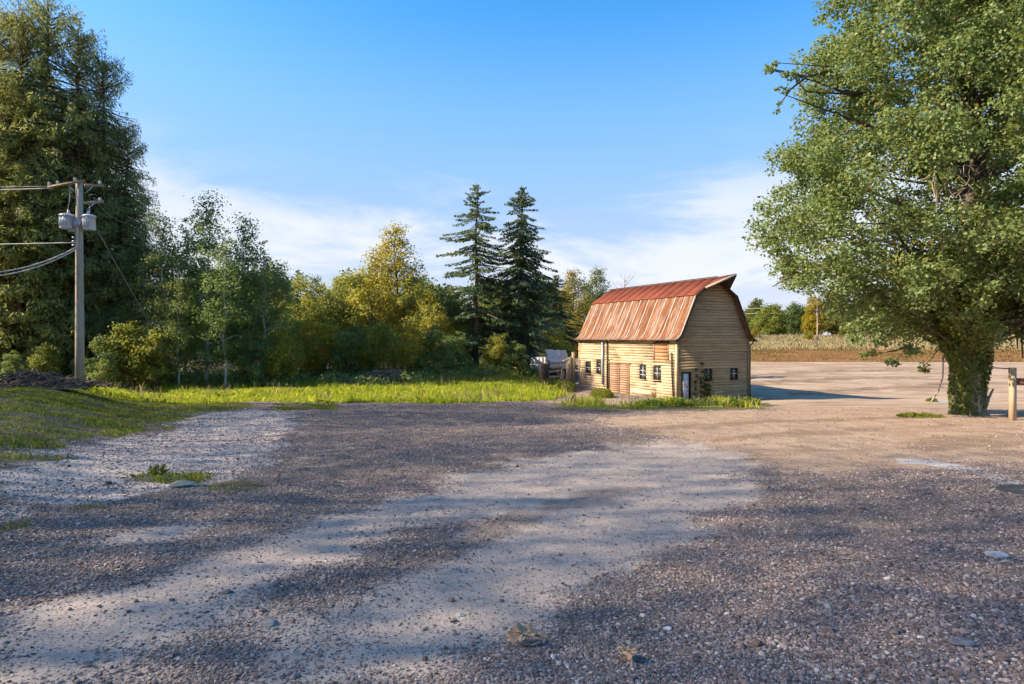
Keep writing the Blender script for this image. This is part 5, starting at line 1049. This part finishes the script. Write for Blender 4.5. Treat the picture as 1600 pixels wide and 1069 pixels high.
# loose gravel near the camera: real stones set on the ground by geometry nodes
def make_gravel():
    rg = np.random.default_rng(9); n = 640000
    r = 2.0*np.exp(rg.random(n)**0.9*math.log(38/2.0)); a = rg.uniform(-0.80, 0.80, n); X, Y = r*np.sin(a), r*np.cos(a)
    m = masks(X, Y); soft = np.maximum.reduce([m['track'], m['tan']*0.95, m['grass']*0.8, m['meadow'], m['lot'], m['pale']*0.5]); p = (1-soft)**1.1*0.92+0.05
    p *= 0.45+0.9*vnoise(X*0.9, Y*0.9, 23)*1.1; k = (rg.random(n) < p); X, Y, r = X[k], Y[k], r[k]; n = len(X)
    s = 0.0050*np.exp(rg.normal(size=n)*0.40)*(1+0.055*np.maximum(r-3, 0)); s *= 1+0.8*(rg.random(n) < 0.012); s = np.minimum(s, 0.045)
    s *= 1+0.2*sstep(0.8, 3.0, X)*sstep(6, 3, Y)
    Z = ground(X, Y)+s*0.25; me = bpy.data.meshes.new('loose_gravel'); me.vertices.add(n); me.vertices.foreach_set('co', np.stack([X, Y, Z], 1).astype(np.float32).ravel())
    sc = np.stack([s*rg.uniform(0.8, 1.4, n), s*rg.uniform(0.8, 1.4, n), s*rg.uniform(0.5, 0.9, n)], 1); ro = np.stack([rg.normal(size=n)*0.25, rg.normal(size=n)*0.25, rg.uniform(0, 6.28, n)], 1)
    for nm, d in (('rot', ro), ('scl', sc)):
        a_ = me.attributes.new(nm, 'FLOAT_VECTOR', 'POINT'); a_.data.foreach_set('vector', d.astype(np.float32).ravel())
    a_ = me.attributes.new('shade', 'FLOAT', 'POINT'); a_.data.foreach_set('value', rg.random(n).astype(np.float32))
    o = put('loose_gravel', me); tag(o, 'loose dark grey gravel stones covering the near yard', 'gravel', kind='stuff')
    t = NT('gravel_stone'); sh = t.attr('shade', 'Fac', 'INSTANCER')
    c = t.cramp(sh, [(0, (0.10, 0.073, 0.062)), (0.4, (0.205, 0.157, 0.133)), (0.75, (0.315, 0.25, 0.212)), (0.93, (0.42, 0.34, 0.295)), (1, (0.65, 0.56, 0.48))])
    nz = t.noise(t.coord('World'), 90, 3); M['stone'] = t.bsdf(t.mix(t.math('MULTIPLY', t.ramp(nz, 0.4, 0.7), 0.35), c, (0.14, 0.13, 0.12)), 0.85, spec=0.12)
    ng = bpy.data.node_groups.new('gravel_nodes', 'GeometryNodeTree'); ng.interface.new_socket('Geometry', in_out='INPUT', socket_type='NodeSocketGeometry'); ng.interface.new_socket('Geometry', in_out='OUTPUT', socket_type='NodeSocketGeometry')
    N = ng.nodes.new; L = ng.links.new; gi, go = N('NodeGroupInput'), N('NodeGroupOutput'); ico = N('GeometryNodeMeshIcoSphere'); ico.inputs['Radius'].default_value = 1.0; ico.inputs['Subdivisions'].default_value = 1
    sp = N('GeometryNodeSetPosition'); nz_ = N('ShaderNodeTexNoise'); nz_.inputs['Scale'].default_value = 1.3; sub = N('ShaderNodeVectorMath'); sub.operation = 'SUBTRACT'; sub.inputs[1].default_value = (0.5, 0.5, 0.5); ml = N('ShaderNodeVectorMath'); ml.operation = 'SCALE'; ml.inputs['Scale'].default_value = 1.1
    L(nz_.outputs['Color'], sub.inputs[0]); L(sub.outputs[0], ml.inputs[0]); L(ico.outputs['Mesh'], sp.inputs['Geometry']); L(ml.outputs[0], sp.inputs['Offset'])
    sm = N('GeometryNodeSetMaterial'); sm.inputs['Material'].default_value = M['stone']; L(sp.outputs[0], sm.inputs['Geometry'])
    def na(nm):
        q = N('GeometryNodeInputNamedAttribute'); q.data_type = 'FLOAT_VECTOR'; q.inputs['Name'].default_value = nm; return q.outputs['Attribute']
    ip = N('GeometryNodeInstanceOnPoints'); e2r = N('FunctionNodeEulerToRotation'); L(na('rot'), e2r.inputs[0]); L(gi.outputs[0], ip.inputs['Points']); L(sm.outputs[0], ip.inputs['Instance']); L(e2r.outputs[0], ip.inputs['Rotation']); L(na('scl'), ip.inputs['Scale']); L(ip.outputs[0], go.inputs[0])
    md = o.modifiers.new('gravel', 'NODES'); md.node_group = ng; me.materials.append(M['stone']); print('gravel stones', n)
make_gravel()
# puddles
t = NT('puddle_water'); M['water'] = t.bsdf((0.10, 0.105, 0.10), 0.04, spec=0.5)
for (px, py, rx, ry, lv), lab in zip(PUD, ('shallow puddle at the right edge of the yard', 'puddle left of the ivy trunk')):
    a = np.linspace(0, 2*np.pi, 41)[:-1]; q = 1.05*(1+0.16*np.sin(3*a+1)+0.09*np.sin(7*a)); b = MB(); b.add(np.stack([px+rx*q*np.cos(a), py+ry*q*np.sin(a), np.full(40, lv-0.006)], 1), [tuple(range(40))]); o = b.build('puddle', M['water']); tag(o, kind='structure'); o['label'] = lab
# big dry leaves on the gravel
M['dry_leaf'] = wood_mat('dry_leaf', (0.38, 0.24, 0.13), (0.56, 0.39, 0.24), (0.26, 0.15, 0.07), 1, 0.45, (0.66, 0.55, 0.43))
def dry_leaf(px, row, size, rz, lab, tint, seed, lobes=5):
    p = at(px, row); rg_ = np.random.default_rng(seed); o = empty('dry_leaf', p+np.array((0, 0, 0.022)), rz); tag(o, lab, 'leaf')
    n, m = 60, 9; a = np.linspace(0, 2*np.pi, n, False); out = size*0.5*(0.78+0.16*np.abs(np.cos(a*lobes/2))**0.7+0.05*np.sin(a*17+seed)+0.03*np.sin(a*29)); V = [(0, 0, 0.02)]; 
    for k in range(1, m+1):
        f = k/m; x, y = out*f*np.cos(a), out*f*np.sin(a)*0.62; z = size*(0.05*f*np.abs(np.sin(a*lobes/2))+0.10*f**2*np.cos(a*2+seed)+0.035*np.sin(x/size*22+seed)*f+0.03*np.sin(y/size*31)*f)+0.03
        V += list(zip(x, y, np.maximum(z, 0.0)))
    Fc = [(0, 1+i, 1+(i+1) % n) for i in range(n)]+[(1+(k-1)*n+i, 1+k*n+i, 1+k*n+(i+1) % n, 1+(k-1)*n+(i+1) % n) for k in range(1, m) for i in range(n)]
    MB().add(V, Fc).build('blade', M['dry_leaf'], o, True)
    for k in range(lobes):
        an = 2*np.pi*k/lobes; e = size*0.42; MB().tube([(0, 0, 0.035), (e*0.5*math.cos(an), e*0.36*math.sin(an), 0.045), (e*math.cos(an), e*0.72*math.sin(an), 0.05)], [0.004, 0.003, 0.0015], 4).build('vein', M['dead_wood'], o)
    MB().tube([(0, 0, 0.02), (-size*0.5, 0.02, 0.02), (-size*0.8, 0.06, 0.012)], 0.003, 5).build('stalk', M['dead_wood'], o)
dry_leaf(818, 1006, 0.235, 0.3, 'large curled grey-brown dry leaf lying on the near gravel', None, 3); dry_leaf(849, 1012, 0.07, 1.3, 'small pale dry leaf touching the large curled one', None, 8); dry_leaf(979, 1032, 0.16, 2.0, 'crumpled golden-brown dry leaf right of the larger one', None, 5)
# stray stones with a look of their own
def stone(px, row, size, lab, col, seed, flat=0.5):
    p = at(px, row); bm = bmesh.new(); bmesh.ops.create_icosphere(bm, subdivisions=3, radius=size/2); rg_ = np.random.default_rng(seed); ph = rg_.uniform(0, 6, 6)
    for v in bm.verts:
        c = v.co/size*2; k = 1+0.14*math.sin(3*c.x+ph[0])+0.12*math.sin(4*c.y+ph[1])+0.1*math.sin(5*c.z+ph[2])+0.04*math.sin(9*c.x+ph[3]); v.co = Vector((v.co.x*k*1.2, v.co.y*k, v.co.z*k*flat))
    me = bpy.data.meshes.new('stone'); bm.to_mesh(me); bm.free(); me.materials.append(plain('stone_'+str(seed), col, 0.85, 0, 0.3, 20)); o = put('stone', me, loc=p+np.array((0, 0, size*0.12))); tag(o, lab, 'stone')
stone(286, 760, 0.26, 'flat pale green-grey stone beside the gravel weeds', (0.24, 0.24, 0.17), 1, 0.35); stone(170, 757, 0.09, 'small dark stone on the pale gravel', (0.05, 0.05, 0.05), 2, 0.7); stone(1043, 984, 0.045, 'small white stone near the large dry leaf', (0.55, 0.54, 0.52), 3); stone(1500, 1008, 0.10, 'grey cobble among the gravel at lower right', (0.17, 0.165, 0.17), 4); stone(420, 976, 0.08, 'rounded grey stone between the wheel tracks', (0.2, 0.2, 0.19), 5); stone(720, 962, 0.05, 'pale pebble on the smooth wheel track', (0.35, 0.34, 0.32), 6)
stone(1560, 870, 0.14, 'long pale sliver of stone at the right edge', (0.40, 0.39, 0.38), 7, 0.2)
print('objects', len(bpy.data.objects), 'tris', sum(len(m.loops)-2*len(m.polygons) for m in bpy.data.meshes))
